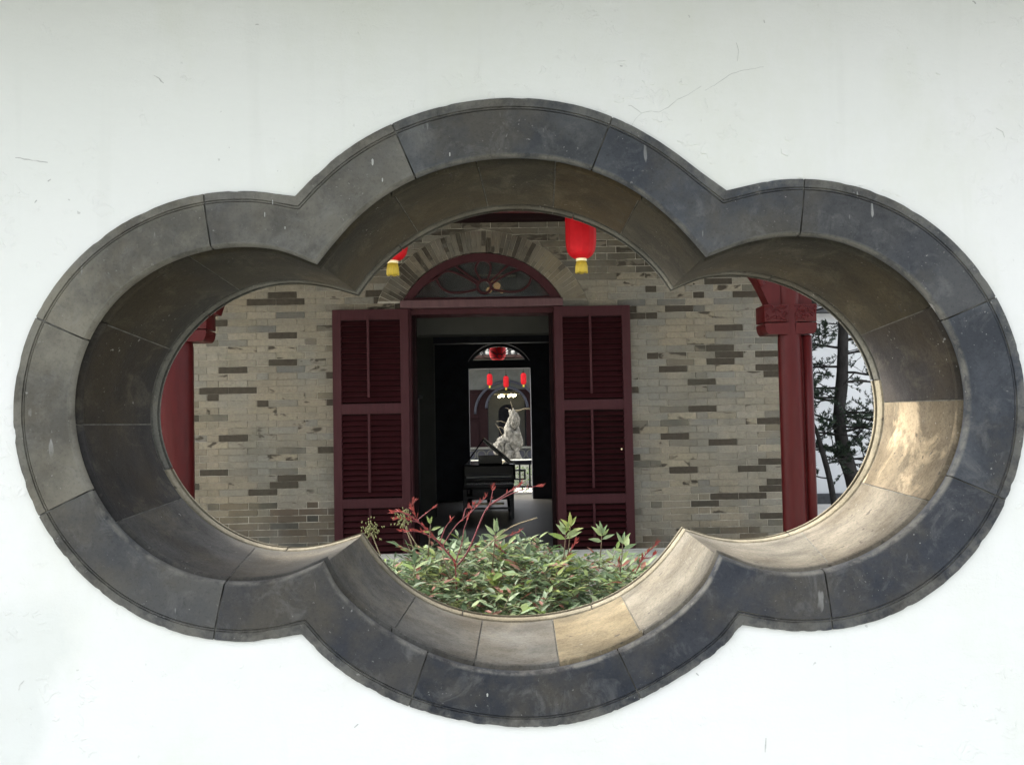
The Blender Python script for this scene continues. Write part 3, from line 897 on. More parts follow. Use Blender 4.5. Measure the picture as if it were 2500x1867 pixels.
def brick_tone(b):
    x = (b[0] + b[1]) / 2; z = (b[2] + b[3]) / 2
    beige = Vector((.275, .245, .185)); greyb = Vector((.205, .202, .178)); pale = Vector((.30, .278, .224)); warm = Vector((.275, .228, .160))
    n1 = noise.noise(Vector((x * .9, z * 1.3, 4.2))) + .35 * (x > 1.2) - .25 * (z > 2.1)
    n2 = noise.noise(Vector((x * 1.3 + 9, z * 1.6, 1.2)))
    c = beige.lerp(greyb, min(max(.22 + n1 * 1.2, 0), 1)).lerp(pale if n2 > 0 else warm, min(abs(n2) * 1.2, .8))
    if rng.random() < .13: c = c.lerp(greyb, .8)
    c = tuple(c * rng.uniform(.74, .99))
    al = 0.0 if rng.random() < .58 else rng.uniform(.36, .50)
    if rng.random() < .07: c = tuple(v * rng.uniform(.50, .52) for v in c)
    low = .765 if x < 0 else .50
    if z < low + rng.uniform(-.16, .05):
        k = rng.uniform(.7, 1.15)
        c = rng.choice([(.088, .068, .050), (.10, .080, .058), (.062, .059, .050), (.125, .107, .080)])
        c = tuple(v * k for v in c); al = rng.choice([0, .1, .2])
    if z > 2.72:  # veranda ceiling's shade put into the colour of the top bricks
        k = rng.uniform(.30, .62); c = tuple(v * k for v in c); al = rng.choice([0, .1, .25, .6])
    return c + (al,)
def find_brick(x, z):
    for i, b in enumerate(bricks):
        if b[0] - .002 <= x <= b[1] + .002 and b[2] - .002 <= z <= b[3] + .002: return i
    return None
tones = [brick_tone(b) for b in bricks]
for lst, fn in ((DARK_BRICKS, lambda: (.06, .055, .048, 1.0)), (HALF_BRICKS, lambda: (.28, .25, .185, .52)), (GREY_BRICKS, lambda: (.13, .13, .118, .08))):
    for x, z in lst:
        i = find_brick(x, z)
        if i is not None:
            k = rng.uniform(.8, 1.15); t = fn()
            tones[i] = (t[0] * k, t[1] * k, t[2] * k, t[3])
# the largest in view are parts of their own, the rest one joined part
def in_view(b):
    x = (b[0] + b[1]) / 2; z = (b[2] + b[3]) / 2
    if not (.30 < z < 3.2): return -1
    if -2.45 < x < -1.47 or 1.21 < x < 2.52:
        return 2 if z < 2.55 else 1
    return 1 if (-1.5 < x < 1.3 and z > 2.5) else -1
def brick_mb(mb, b, tone):
    x0, x1, z0, z1, u0, u1 = b
    yf = HALL_Y - .0020 + rng.uniform(-.0022, .0020)
    c = .0026
    j = [rng.uniform(-.0020, .0020) for _ in range(8)]
    vs_ = [(x0 + c + j[0], yf, z0 + c + j[1]), (x1 - c + j[2], yf, z0 + c + j[3]), (u1 - c + j[4], yf, z1 - c + j[5]), (u0 + c + j[6], yf, z1 - c + j[7]),
           (x0, yf + .003, z0), (x1, yf + .003, z0), (u1, yf + .003, z1), (u0, yf + .003, z1),
           (x0, HALL_Y + .02, z0), (x1, HALL_Y + .02, z0), (u1, HALL_Y + .02, z1), (u0, HALL_Y + .02, z1)]
    fs = [(0, 1, 2, 3)] + [(i, 4 + i, 4 + (i + 1) % 4, (i + 1) % 4) for i in range(4)] + [(4 + i, 8 + i, 8 + (i + 1) % 4, 4 + (i + 1) % 4) for i in range(4)]
    return mb.add(vs_, fs, tone)
order = sorted(range(len(bricks)), key=lambda i: (-in_view(bricks[i]), -(bricks[i][1] - bricks[i][0]), i))
single = set(i for i in order[:300] if in_view(bricks[i]) > 0)
rest = MB()
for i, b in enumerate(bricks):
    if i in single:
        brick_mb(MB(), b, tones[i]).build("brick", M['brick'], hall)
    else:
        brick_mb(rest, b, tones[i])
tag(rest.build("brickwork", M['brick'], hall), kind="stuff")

# voussoirs of the door arch: header and stretcher radially laid, tones lowered to stand for ceiling shade
a0 = math.asin((TR1 + .004 - FCZ) / (ARCH_R + .0))
nv = 50
span = math.pi - 2 * a0
for k in range(nv):
    b0 = a0 + span * k / nv + .0026; b1 = a0 + span * (k + 1) / nv - .0026
    cuts = [(FR + .006, FR + .062), (FR + .065, ARCH_R)] if k % 2 == 0 else [(FR + .006, FR + .14), (FR + .143, ARCH_R)]
    if k % 4 == 1: cuts = [(FR + .006, ARCH_R)]
    for r0_, r1_ in cuts:
        mb = MB()
        right = (b0 + b1) / 2 < math.pi / 2
        t = rng.random()
        am = (b0 + b1) / 2
        if am < .95:
            tone = (.19, .162, .112, 0.0) if t < .88 else (.10, .09, .07, .4)
        else:
            tone = (.14, .12, .09, .1) if t < .38 else ((.085, .074, .057, .3) if t < .68 else (.04, .036, .03, .7))
        kk = rng.uniform(.85, 1.12)
        tone = (tone[0] * kk, tone[1] * kk, tone[2] * kk, tone[3])
        yf = HALL_Y - .003 + rng.uniform(-.0015, .0015)
        pts = [(r0_, b0), (r0_, b1), (r1_, b1), (r1_, b0)]
        pts = [(max(r, (TR1 + .003 - FCZ) / math.sin(a)), a) for r, a in pts]
        if max(p[0] for p in pts[2:]) - min(p[0] for p in pts[:2]) < .02: continue
        P = [(FCX + r * math.cos(a), r * math.sin(a) + FCZ) for r, a in pts]
        vs_ = [(x, yf, z) for x, z in P] + [(x, HALL_Y + .02, z) for x, z in P]
        mb.add(vs_, [(0, 1, 2, 3), (0, 4, 5, 1), (1, 5, 6, 2), (2, 6, 7, 3), (3, 7, 4, 0)], tone)
        mb.build("voussoir", M['brick'], hall)

# door frame: jambs and weathered transom
df = empty("door_frame", (0, 0, 0), hall)
for x0, x1 in ((DX0 - .068, DX0 + .002), (DX1 - .002, DX1 + .068)):
    MB().box(x0, x1, HALL_Y - .035, HALL_Y + .30, FZ, TR0 - .002, bev=.006).build("jamb", M['shutter'], df)
    s = 1 if x0 < 0 else -1
    xi = x1 if s > 0 else x0
    MB().box(min(xi, xi + s * .035), max(xi, xi + s * .035), HALL_Y + .10, HALL_Y + .17, FZ, TR0 - .05, bev=.004).build("door_stop", M['beam'], df)
MB().box(DX0 - .085, DX1 + .082, HALL_Y - .075, HALL_Y + .30, TR0, TR1, bev=.006).build("transom", M['mauve'], df)
MB().box(DX0 + .003, DX1 - .003, HALL_Y + .02, HALL_Y + .28, TR0 - .05, TR0 - .002, bev=.004).build("door_head", M['shutter'], df)
MB().box(DX0 - .06, DX1 + .06, HALL_Y - .05, HALL_Y + .34, FZ, FZ + .05, bev=.008).build("threshold", M['stone'], df)

# fanlight
def arc_ring(mb, r0_, r1_, y0, y1, a_lo, a_hi, cx, cz, n=40):
    vs_, fs = [], []
    for k in range(n + 1):
        a = a_lo + (a_hi - a_lo) * k / n
        for r, y in ((r0_, y0), (r1_, y0), (r1_, y1), (r0_, y1)):
            vs_.append((cx + r * math.cos(a), y, cz + r * math.sin(a)))
    for k in range(n):
        for j in range(4):
            fs.append((4 * k + j, 4 * k + (j + 1) % 4, 4 * k + 4 + (j + 1) % 4, 4 * k + 4 + j))
    fs += [(0, 3, 2, 1), tuple(4 * n + j for j in range(4))]
    return mb.add(vs_, fs, None, True)

def fanlight(parent, cx, cz, R, zbase, y, s, frame_mat, pane_mat, with_pane=True):
    f = MB()
    al = math.asin((zbase - cz) / R)
    arc_ring(f, R - .072 * s, R - .002, y - .03, y + .05, al, math.pi - al, cx, cz)
    w = math.sqrt(R * R - (zbase - cz) ** 2)
    f.box(cx - w + .01, cx + w - .01, y - .025, y + .045, zbase + .002, zbase + .030 * s)
    fo = f.build("fanlight_frame", frame_mat, parent, sharp=40)
    hub = Vector((cx + .02 * s, y + .0, zbase + .125 * s))
    hr = .060 * s
    Ri = R - .06 * s
    tr = .0105 * s
    def bar(pts, r=tr):
        MB().tube(catm3(pts, 6), r, 6).build("glazing_bar", frame_mat, fo)
    ringp = [hub + Vector((math.cos(a), 0, math.sin(a))) * hr for a in [2 * math.pi * k / 24 for k in range(25)]]
    MB().tube(ringp, .0135 * s, 6, caps=False).build("hub_ring", frame_mat, fo)
    def on_arc(a): return Vector((cx + Ri * math.cos(a), y, cz + Ri * math.sin(a)))
    H = lambda a: hub + Vector((math.cos(a), 0, math.sin(a))) * hr
    for sg in (1, -1):
        ang = math.pi / 2 + sg * .335
        bar([H(math.pi / 2 + sg * .85), on_arc(ang).lerp(hub, .45), on_arc(ang)])
        # side petals
        tip = hub + Vector((-sg * .43 * s, 0, .085 * s))
        bar([H(math.pi / 2 + sg * 1.25), hub + Vector((-sg * .20 * s, 0, .105 * s)), hub + Vector((-sg * .335 * s, 0, .145 * s)), tip])
        bar([tip, hub + Vector((-sg * .39 * s, 0, .0)), hub + Vector((-sg * .30 * s, 0, -.048 * s)), hub + Vector((-sg * .17 * s, 0, -.045 * s)), H(math.pi / 2 + sg * 1.9)])
        e = math.pi / 2 + sg * .80
        bar([tip, tip.lerp(on_arc(e), .5), on_arc(e)])
    top = Vector((cx, y, cz + Ri))
    bar([H(math.pi / 2 + .5), hub + Vector((-.075 * s, 0, .155 * s)), hub + Vector((-.055 * s, 0, .215 * s)), top, hub + Vector((.045 * s, 0, .215 * s)), hub + Vector((.060 * s, 0, .155 * s)), H(math.pi / 2 - .5)])
    if with_pane:
        pv = [(cx + Ri * 1.03 * math.cos(al + (math.pi - 2 * al) * k / 30), cz + Ri * 1.03 * math.sin(al + (math.pi - 2 * al) * k / 30)) for k in range(31)]
        n = len(pv)
        p = MB().add([(x, y + .012, z) for x, z in pv] + [(x, y + .016, z) for x, z in pv],
                     [tuple(range(n)), tuple(range(2 * n - 1, n - 1, -1))] + [(i, n + i, n + (i + 1) % n, (i + 1) % n) for i in range(n)])
        p.build("pane", pane_mat, fo)
    return fo
def catm3(pts, sub):
    P = [Vector(p) for p in pts]
    ext = [P[0] * 2 - P[1]] + P + [P[-1] * 2 - P[-2]]
    out = []
    for i in range(len(P) - 1):
        p0, p1, p2, p3 = ext[i:i + 4]
        for k in range(sub):
            t = k / sub
            out.append(.5 * ((2 * p1) + (p2 - p0) * t + (2 * p0 - 5 * p1 + 4 * p2 - p3) * t * t + (3 * p1 - p0 - 3 * p2 + p3) * t ** 3))
    out.append(P[-1])
    return out
fl = fanlight(hall, FCX, FCZ, FR, TR1, HALL_Y + .03, 1.0, M['shutter'], M['glass'])
fl["label"] = "fanlight with petal-shaped glazing bars over the door"

# louvred shutters folded back against the wall
def shutter(x0, x1, label, tilt_low):
    y0, y1 = HALL_Y - .085, HALL_Y - .038
    ztop, zbot = 2.455, .20
    fr = MB()
    st = .076
    fr.box(x0, x0 + st, y0, y1, zbot, ztop, bev=.004)
    fr.box(x1 - st, x1, y0, y1, zbot, ztop, bev=.004)
    rails = [(2.362, ztop - .001), (1.531, 1.622), (.706, .789), (zbot + .001, .31)]
    for a, b in rails:
        fr.box(x0 + st - .002, x1 - st + .002, y0 + .0015, y1 - .0015, a, b, bev=.003)
    s = fr.build("shutter", M['shutter'], hall)
    s["label"] = label
    # narrow beading round each panel
    pans = [(1.622, 2.362, .30), (.789, 1.531, tilt_low), (.31, .706, tilt_low * .8)]
    w = (x1 - x0) - 2 * st
    proto = None
    for za, zb, tilt in pans:
        n = int((zb - za - .02) / .0478)
        first = None
        for k in range(n):
            z = za + .01 + (k + .5) * (zb - za - .02) / n
            if first is None:
                mb = MB()
                d = .027
                ca, sa = math.cos(rad(58 - tilt * 40)), math.sin(rad(58 - tilt * 40))
                # a slat, leaning: lower edge to the front
                ym = (y0 + y1) / 2
                prof = [(-d, -.0045), (-d + .003, .0045), (d - .003, .0045), (d, -.0045)]
                pts = [(ym + u * ca + v * sa, z + u * sa - v * ca) for u, v in prof]
                vs_ = [(x, y, zz) for x in (x0 + st - .006, x1 - st + .006) for y, zz in pts]
                mb.add(vs_, [(0, 1, 5, 4), (1, 2, 6, 5), (2, 3, 7, 6), (3, 0, 4, 7), (0, 3, 2, 1), (4, 5, 6, 7)])
                first = mb.build("slat", M['slat'], s); z_first = z
            else:
                o = first.copy(); col.objects.link(o)
                o.location.z = first.location.z + (z - z_first)
        xc = (x0 + x1) / 2 - .02
        MB().box(xc - .011, xc + .011, y0 - .014, y0 - .001, za + .055, zb + (.02 if zb > 2 else .0), bev=.003).build("tilt_rod", M['shutter'], s)
    MB().box(x0 + st, x1 - st, y1 - .004, y1 + .002, .25, 2.40).build("backing_board", M['beam'], s)
    return s
shutter(-1.450, -.778, "left louvred shutter leaf, dark red", .30)
sr = shutter(.512, 1.190, "right louvred shutter leaf, dark red, lower louvres open", .75)
MB().lathe(1.085, HALL_Y - .095, [(.003, 1.172), (.007, 1.175), (.008, 1.18), (.007, 1.185), (.003, 1.188)], 10).build("knob", M["brass"], sr)

# floor, steps and inside of the hall
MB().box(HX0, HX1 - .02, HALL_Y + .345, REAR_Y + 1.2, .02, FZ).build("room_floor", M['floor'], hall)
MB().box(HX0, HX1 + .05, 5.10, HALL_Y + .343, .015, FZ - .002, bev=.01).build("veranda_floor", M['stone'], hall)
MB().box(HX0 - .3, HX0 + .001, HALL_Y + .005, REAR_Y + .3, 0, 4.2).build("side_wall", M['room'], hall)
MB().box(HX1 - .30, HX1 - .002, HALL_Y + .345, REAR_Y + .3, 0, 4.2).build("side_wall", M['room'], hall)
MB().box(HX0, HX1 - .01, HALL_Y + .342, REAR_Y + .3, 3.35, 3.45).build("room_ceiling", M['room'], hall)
# lowered beam just inside the door, cross wall further in
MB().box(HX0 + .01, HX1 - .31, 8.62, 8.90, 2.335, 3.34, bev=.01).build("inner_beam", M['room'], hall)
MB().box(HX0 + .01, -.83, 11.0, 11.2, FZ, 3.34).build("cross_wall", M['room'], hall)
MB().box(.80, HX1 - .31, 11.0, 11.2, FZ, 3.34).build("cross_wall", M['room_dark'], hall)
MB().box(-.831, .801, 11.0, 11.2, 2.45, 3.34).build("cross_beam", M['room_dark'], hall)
# rear wall with its own door and fanlight
RX0, RX1, RZ0, RZ1 = -.450, .525, 2.237, 2.346
RCX = (RX0 + RX1) / 2 - .008
RW = .485
RR = (RW ** 2 + .285 ** 2) / (2 * .285)
RCZ = RZ1 + .285 - RR
rear = MB()
ry0, ry1 = REAR_Y, REAR_Y + .30
rear.box(HX0 + .01, RX0, ry0, ry1, FZ, RZ1)
rear.box(RX1, HX1 - .31, ry0, ry1, FZ, RZ1)
rear.box(RX0 - .001, RX1 + .001, ry0, ry1, RZ0, RZ1)
zs = [RZ1 + k * .285 / 20 for k in range(21)]
for a, b in zip(zs[:-1], zs[1:]):
    w = math.sqrt(max(RR ** 2 - (a - RCZ) ** 2, 0))
    rear.box(HX0 + .01, RCX - w, ry0, ry1, a, b); rear.box(RCX + w, HX1 - .31, ry0, ry1, a, b)
rear.box(HX0 + .01, HX1 - .31, ry0, ry1, zs[-1], 4.1)
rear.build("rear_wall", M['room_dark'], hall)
rf = fanlight(hall, RCX, RCZ, RR - .003, RZ1, REAR_Y + .06, .66, M['room_dark'], M['glass'], False)
rf["label"] = "far fanlight over the rear doorway"

# veranda: columns, arches, beam, ceiling, roof
def column(cx, r, label, cap_l, cap_r, zc0, zc1, pier=None):
    c = MB()
    prof = [(r * 1.25, FZ), (r * 1.25, FZ + .10), (r * 1.08, FZ + .13), (r * 1.0, FZ + .17), (r * .99, 1.2), (r * .97, zc0 - .03)]
    prof += [(r * .90, zc0 + .03), (r * .84, (zc0 + zc1) / 2), (r * .86, zc1), (r * 1.0, zc1 + .16), (r * 1.05, 3.28)]
    c.lathe(cx, 5.5, prof, 40)
    o = c.build("column", M['red'], hall, sharp=50)
    o["label"] = label
    if pier:
        p = MB()
        p.box(pier[0], pier[1], 5.47, 5.68, FZ, zc0 + .0, bev=.02)
        p.tube([(pier[1] - .032, 5.468, FZ + .05), (pier[1] - .032, 5.468, zc0)], .030, 14)
        p.box(pier[0], pier[1] + .012, 5.475, 5.68, zc1 - .001, 3.28, bev=.01)
        p.build("corner_post", M['red'], o)
    rg = random.Random(5)
    for x0, x1 in ((cap_l, cx - .02), (cx + .02, cap_r)):
        k = MB()
        zm = zc0 + (zc1 - zc0) * .42
        k.box(x0, x1, 5.435, 5.62, zm + .004, zc1, bev=.004)
        # rounded moulding below
        n = 8
        pts = []
        for j in range(n + 1):
            a = math.pi * .5 * j / n
            pts.append((math.cos(a), math.sin(a)))
        h = zm - zc0 - .008
        outer = x0 if x0 < cx - .021 else x1
        inner = x1 if outer == x0 else x0
        sg = 1 if outer < inner else -1
        vs_, fs = [], []
        prof2 = [(outer + sg * .004, zm - .004), (outer - sg * .002, zm - .02)] + [(outer + sg * (.002 + .030 * (1 - q[0])), zm - .02 - (h - .02) * q[1]) for q in pts] + [(inner, zc0 + .006), (inner, zm - .004)]
        m_ = len(prof2)
        for y in (5.43, 5.62):
            vs_ += [(x, y, z) for x, z in prof2]
        k.add(vs_, [tuple(range(m_)), tuple(range(2 * m_ - 1, m_ - 1, -1))] + [(i, m_ + i, m_ + (i + 1) % m_, (i + 1) % m_) for i in range(m_)])
        # carved scrollwork
        for _ in range(30):
            x = rg.uniform(x0 + .008, x1 - .008); z = rg.uniform(zm + .014, zc1 - .012)
            a = rg.uniform(0, math.pi); l = rg.uniform(.008, .020)
            p0 = Vector((x - math.cos(a) * l, 5.434, z - math.sin(a) * l * .8)); p2 = Vector((x + math.cos(a) * l, 5.434, z + math.sin(a) * l * .8))
            p1 = (p0 + p2) / 2 + Vector((math.sin(a) * l * .6, -.003, math.cos(a) * l * .6))
            for p in (p0, p1, p2):
                p.x = min(max(p.x, x0 + .003), x1 - .003); p.z = min(max(p.z, zm + .008), zc1 - .004)
            k.tube(catm3([p0, p1, p2], 4), .0058, 5)
        k.box(x0 - .001, x1, 5.431, 5.45, zc1 - .010, zc1 + .001)
        k.build("capital", M['red'], o, sharp=35)
    return o
column(-2.115, .135, "left veranda column, plain round dark red shaft", -2.36, -1.872, 2.005, 2.205)
column(1.934, .078, "right veranda column with corner post and carved capital", 1.752, 2.095, 1.984, 2.186, (1.96, 2.072))

def arch_panel(xc, half, zs_, rise, x0, x1, ztop, y0, y1, zspring):
    n = 96
    mb = MB()
    top, bot = [], []
    for k in range(n + 1):
        x = x0 + (x1 - x0) * k / n
        t = (x - xc) / half
        zb = zs_ + rise * max(0, 1 - abs(t) ** 2.5) ** .4 if abs(t) < 1 else zspring
        zb = max(zb, zspring)
        bot.append((x, zb)); top.append((x, ztop))
    vs_ = []
    for (x, zb), (_, zt) in zip(bot, top):
        vs_ += [(x, y0, zb), (x, y0, zt), (x, y1, zt), (x, y1, zb)]
    fs = []
    for k in range(n):
        a = 4 * k; b = a + 4
        fs += [(a, b, b + 1, a + 1), (a + 1, b + 1, b + 2, a + 2), (a + 2, b + 2, b + 3, a + 3), (a + 3, b + 3, b, a)]
    fs += [(0, 1, 2, 3), (4 * n + 3, 4 * n + 2, 4 * n + 1, 4 * n)]
    mb.add(vs_, fs)
    # raised rib along the arch edge
    rib_ = [(x, y0 - .012, z + .035) for x, z in bot if z > zspring + .01]
    mb.tube(rib_, .018, 8)
    return mb
arch_panel(-.02, 1.819, 2.0, .85, -1.90, 1.87, 3.30, 5.46, 5.58, 2.190).build("veranda_arch", M['red'], hall, sharp=40)
MB().box(HX0, HX1 + .1, 5.40, 5.66, 3.302, 3.46, bev=.01).build("eaves_beam", M['beam'], hall)
MB().box(HX0, HX1, HALL_Y - .14, HALL_Y - .012, 3.225, 3.40, bev=.008).build("wall_plate", M['beam'], hall)
MB().box(HX0, HX1 + .1, 5.05, HALL_Y - .005, 3.462, 3.50).build("veranda_ceiling", M['ceiling'], hall)
j0 = MB().box(-.05, .05, 5.10, HALL_Y - .15, 3.36, 3.461, bev=.008).build("joist", M['beam'], hall)
for k in range(13):
    o = j0 if k == 0 else j0.copy()
    if k: col.objects.link(o)
    o.location.x = -4.3 + k * .55
rf_ = MB()
yl, yr, ym_ = 4.75, REAR_Y + 1.3, 10.2
prof = [(yl, 3.50), (yl, 3.56), (ym_, 6.2), (yr, 3.56), (yr, 3.50), (ym_, 6.1)]
vs_ = [(x, y, z) for x in (HX0 - .5, HX1 + .35) for y, z in prof]
rf_.add(vs_, [(i, (i + 1) % 6, 6 + (i + 1) % 6, 6 + i) for i in range(6)] + [(0, 5, 4, 3, 2, 1), (6, 7, 8, 9, 10, 11)])
rf_.add([(HX1 + .0, HALL_Y, 4.1), (HX1 + .0, REAR_Y + .3, 4.1), (HX1 + .0, ym_, 6.1)], [(0, 1, 2)])
rf_.add([(HX0, HALL_Y, 4.1), (HX0, REAR_Y + .3, 4.1), (HX0, ym_, 6.1)], [(0, 2, 1)])
rf_.build("roof", M['tile'], hall)

# stone bench balustrade along the veranda edge: slab on rounded supports
bench = empty("bench_balustrade", (0, 0, 0), hall)
MB().box(-1.97, 1.84, 5.10, 5.40, .575, .632, bev=.010).build("slab", M['stone'], bench)
MB().box(-1.97, 1.84, 5.14, 5.36, .52, .573, bev=.006).build("under_slab", M['stone'], bench)
bal = None
for k in range(13):
    x = -1.9 + k * .305
    if bal is None:
        prof = [(.045, FZ), (.06, FZ + .03), (.06, FZ + .06), (.085, FZ + .12), (.115, FZ + .19), (.10, FZ + .26), (.07, FZ + .30), (.085, FZ + .335), (.085, .519)]
        bal = MB().lathe(x, 5.25, prof, 16).build("baluster", M['stone'], bench); bx0 = x
    else:
        o = bal.copy(); col.objects.link(o); o.location.x = bal.location.x + x - bx0
MB().box(-1.97, 1.84, 5.32, 5.38, FZ, .50).build("back_panel", M['beam'], bench)

# ------------------------------------------------------------------ lanterns
def lantern(x, y, zbot, r, h, label, group, cord_top, detail=True):
    t = empty("red_lantern", (x, y, zbot))
    tag(t, label, "lantern", group)
    prof = []
    n = 28
    for k in range(n + 1):
        a = -math.pi / 2 + math.pi * k / n
        q = abs(math.sin(a))
        rr = r * (max(0.0, 1 - q ** 5.5) ** .42)
        z = zbot + h / 2 + h / 2 * math.sin(a)
        prof.append((max(rr, r * .28), z))
    nr = 24 if detail else 14
    wob = (lambda an: .034 * abs(math.sin(an * 7)) - .02) if detail else None
    MB().lathe(x, y, prof, 72 if detail else nr, wob=wob).build("body", M['lantern'], t)
    MB().lathe(x, y, [(r * .27, zbot - .016), (r * .36, zbot - .012), (r * .36, zbot + .004), (r * .30, zbot + .008)], 20).build("lower_cap", M['brass'] if detail else M['gold'], t)
    MB().lathe(x, y, [(r * .36, zbot + h - .006), (r * .36, zbot + h + .018), (r * .2, zbot + h + .03)], 20).build("upper_cap", M['brass'] if detail else M['beam'], t)
    ts = MB()
    tr = r * .36
    ht = h * .16
    if detail:
        for k in range(34):
            an = 2 * math.pi * k / 34
            p0 = Vector((x + tr * .8 * math.cos(an), y + tr * .8 * math.sin(an), zbot - .014))
            p1 = Vector((x + tr * 1.02 * math.cos(an), y + tr * 1.02 * math.sin(an), zbot - .016 - ht * .5))
            p2 = Vector((x + tr * 1.05 * math.cos(an + .03), y + tr * 1.05 * math.sin(an + .03), zbot - .016 - ht * (1 + .05 * math.sin(k * 7.3))))
            ts.tube([p0, p1, p2], tr * .115, 5)
    ts.lathe(x, y, [(tr * .8, zbot - .014), (tr * .95, zbot - .016 - ht * .5), (tr * .97, zbot - .016 - ht * .96)], 16)
    ts.build("tassel", M['gold'], t)
    MB().tube([(x, y, zbot + h + .02), (x, y, cord_top)], .004 if detail else .006, 6).build("cord", M['beam'], t)
    return t
G1 = "lanterns hanging in the front veranda"
lantern(.610, 5.9, 2.590, .108, .50, "red lantern with gold tassel hanging right of the fanlight", G1, 3.462)
lantern(-.722, 5.9, 2.596, .108, .50, "red lantern left of the fanlight, mostly hidden by the stone surround", G1, 3.462)
G2 = "lanterns hanging at the rear door"
lantern(.014, 14.35, 2.425, .142, .5, "red lantern seen through the middle of the far fanlight", G2, 3.52, False)
lantern(-.445, 14.35, 2.55, .10, .45, "red lantern at the left corner of the far fanlight", G2, 3.52, False)

# ------------------------------------------------------------------ furniture and lamp in the hall
pn = empty("piano", (-.13, 11.9, FZ))
tag(pn, "black lacquered piano with propped lid standing before the far doorway", "piano")
px0, px1 = -.50, .225
MB().box(px0, px1, 11.55, 12.5, .60, .83, bev=.03).build("case", M['black'], pn)
MB().box(px0 + .02, px1 - .02, 11.32, 11.56, .57, .66, bev=.015).build("keybed", M['black'], pn)
MB().box(px0 + .05, px1 - .05, 11.58, 11.62, .34, .60, bev=.01).build("front_panel", M['black'], pn)
MB().box(px0 + .06, px1 - .06, 11.36, 11.46, .661, .675).build("keys", M['ivory'], pn)
MB().box(px0 + .22, px1 - .18, 11.60, 11.63, .83, .95, bev=.008).build("music_desk", M['black'], pn)
def plank(p0, p1, y0, y1, th, name, mat):
    a = Vector((p0[0], 0, p0[1])); b = Vector((p1[0], 0, p1[1]))
    d = (b - a).normalized(); n_ = Vector((-d.z, 0, d.x)) * th
    P = [a, b, b + n_, a + n_]
    vs_ = [(p.x, y0, p.z) for p in P] + [(p.x, y1, p.z) for p in P]
    MB().add(vs_, [(0, 1, 2, 3), (7, 6, 5, 4), (0, 4, 5, 1), (1, 5, 6, 2), (2, 6, 7, 3), (3, 7, 4, 0)]).build(name, mat, pn)
plank((px1 - .01, .80), (-.205, 1.17), 11.7, 12.45, .035, "lid", M['black'])
plank((px1 + .004, .82), (-.19, 1.172), 11.66, 11.695, .030, "lid_edge", M['stone'])
MB().tube([(-.205, 11.7, 1.17), (px0 + .05, 11.7, .84)], .009, 8).build("lid_prop", M['black'], pn)
for x, y in ((px0 + .08, 11.6), (px1 - .08, 11.6), (-.15, 12.4)):
    MB().lathe(x, y, [(.03, FZ), (.035, FZ + .05), (.05, .40), (.06, .60)], 14).build("leg", M['black'], pn)
MB().box(-.36, .06, 11.5, 11.52, .28, .31).build("pedal_bar", M['brass'], pn)
bn = empty("piano_bench", (-.14, 10.9, FZ))
tag(bn, "black bench pulled up to the piano", "bench")
MB().box(-.47, .19, 10.75, 11.08, .56, .62, bev=.02).build("seat", M['black'], bn)
for x in (-.44, .16):
    for y in (10.78, 11.05):
        MB().box(x - .025, x + .025, y - .02, y + .02, FZ, .56).build("leg", M['black'], bn)
for z in (.30, .44):
    MB().box(-.42, .14, 10.77, 10.79, z, z + .025).build("stretcher", M['black'], bn)
cb = empty("cabinet", (-1.2, 10.4, FZ))
tag(cb, "tall dark cabinet in the shadow left inside the doorway", "cabinet")
MB().box(-1.62, -.98, 10.1, 10.55, FZ, 1.72, bev=.01).build("carcass", M['room_dark'], cb)
MB().box(-1.66, -.94, 10.06, 10.58, 1.721, 1.76, bev=.01).build("cornice", M['room_dark'], cb)
for x0, x1 in ((-1.60, -1.305), (-1.295, -1.0)):
    d_ = MB().box(x0, x1, 10.075, 10.099, FZ + .05, 1.68, bev=.004).build("door", M['room_dark'], cb)
    MB().box(x1 - .03 if x0 < -1.5 else x0 + .015, x1 - .015 if x0 < -1.5 else x0 + .03, 10.062, 10.074, .9, 1.0).build("handle", M['brass'], d_)

ch = empty("chandelier", (-.04, 8.2, 2.8))
tag(ch, "warm lit lamp glowing behind the fanlight glass", "lamp")
MB().tube([(-.04, 8.2, 3.35), (-.04, 8.2, 2.86)], .01, 8).build("rod", M['beam'], ch)
for dx, dz, r in ((0.02, .0, .022), (.075, -.035, .036), (-.005, -.075, .030), (.12, -.09, .020)):
    MB().lathe(-.06 + dx, 8.2, [(.004, 2.80 + dz - r), (r * .7, 2.80 + dz - r * .7), (r, 2.80 + dz), (r * .7, 2.80 + dz + r * .7), (.004, 2.80 + dz + r)], 16).build("globe", M['lamp'], ch)
MB().tube([(-.17, 8.2, 2.875), (.2, 8.2, 2.86)], .012, 8).build("arm", M['brass'], ch)

# ------------------------------------------------------------------ rear court seen through both doors
ft = empty("fret_railing", (0, 14.25, FZ))
tag(ft, "dark fretwork railing beyond the far doorway", "railing")
MB().box(-1.5, 1.6, 14.22, 14.28, .655, .725).build("top_rail", M['room_dark'], ft)
MB().box(-1.5, 1.6, 14.22, 14.28, .27, .30).build("bottom_rail", M['room_dark'], ft)
fp = None
for k in range(9):
    x = -1.35 + k * .34
    if fp is None:
        mb = MB()
        for bx in ((x - .014, x + .014, .30, .655), (x + .07, x + .10, .40, .56), (x - .10, x - .07, .40, .56), (x - .10, x + .10, .545, .575), (x - .10, x + .10, .40, .425), (x + .155, x + .185, .30, .655)):
            mb.box(bx[0], bx[1], 14.235, 14.265, bx[2], bx[3])
        fp = mb.build("fret", M['room_dark'], ft); fx = x
    else:
        o = fp.copy(); col.objects.link(o); o.location.x = fp.location.x + x - fx
hd = MB()
hr_ = random.Random(3)
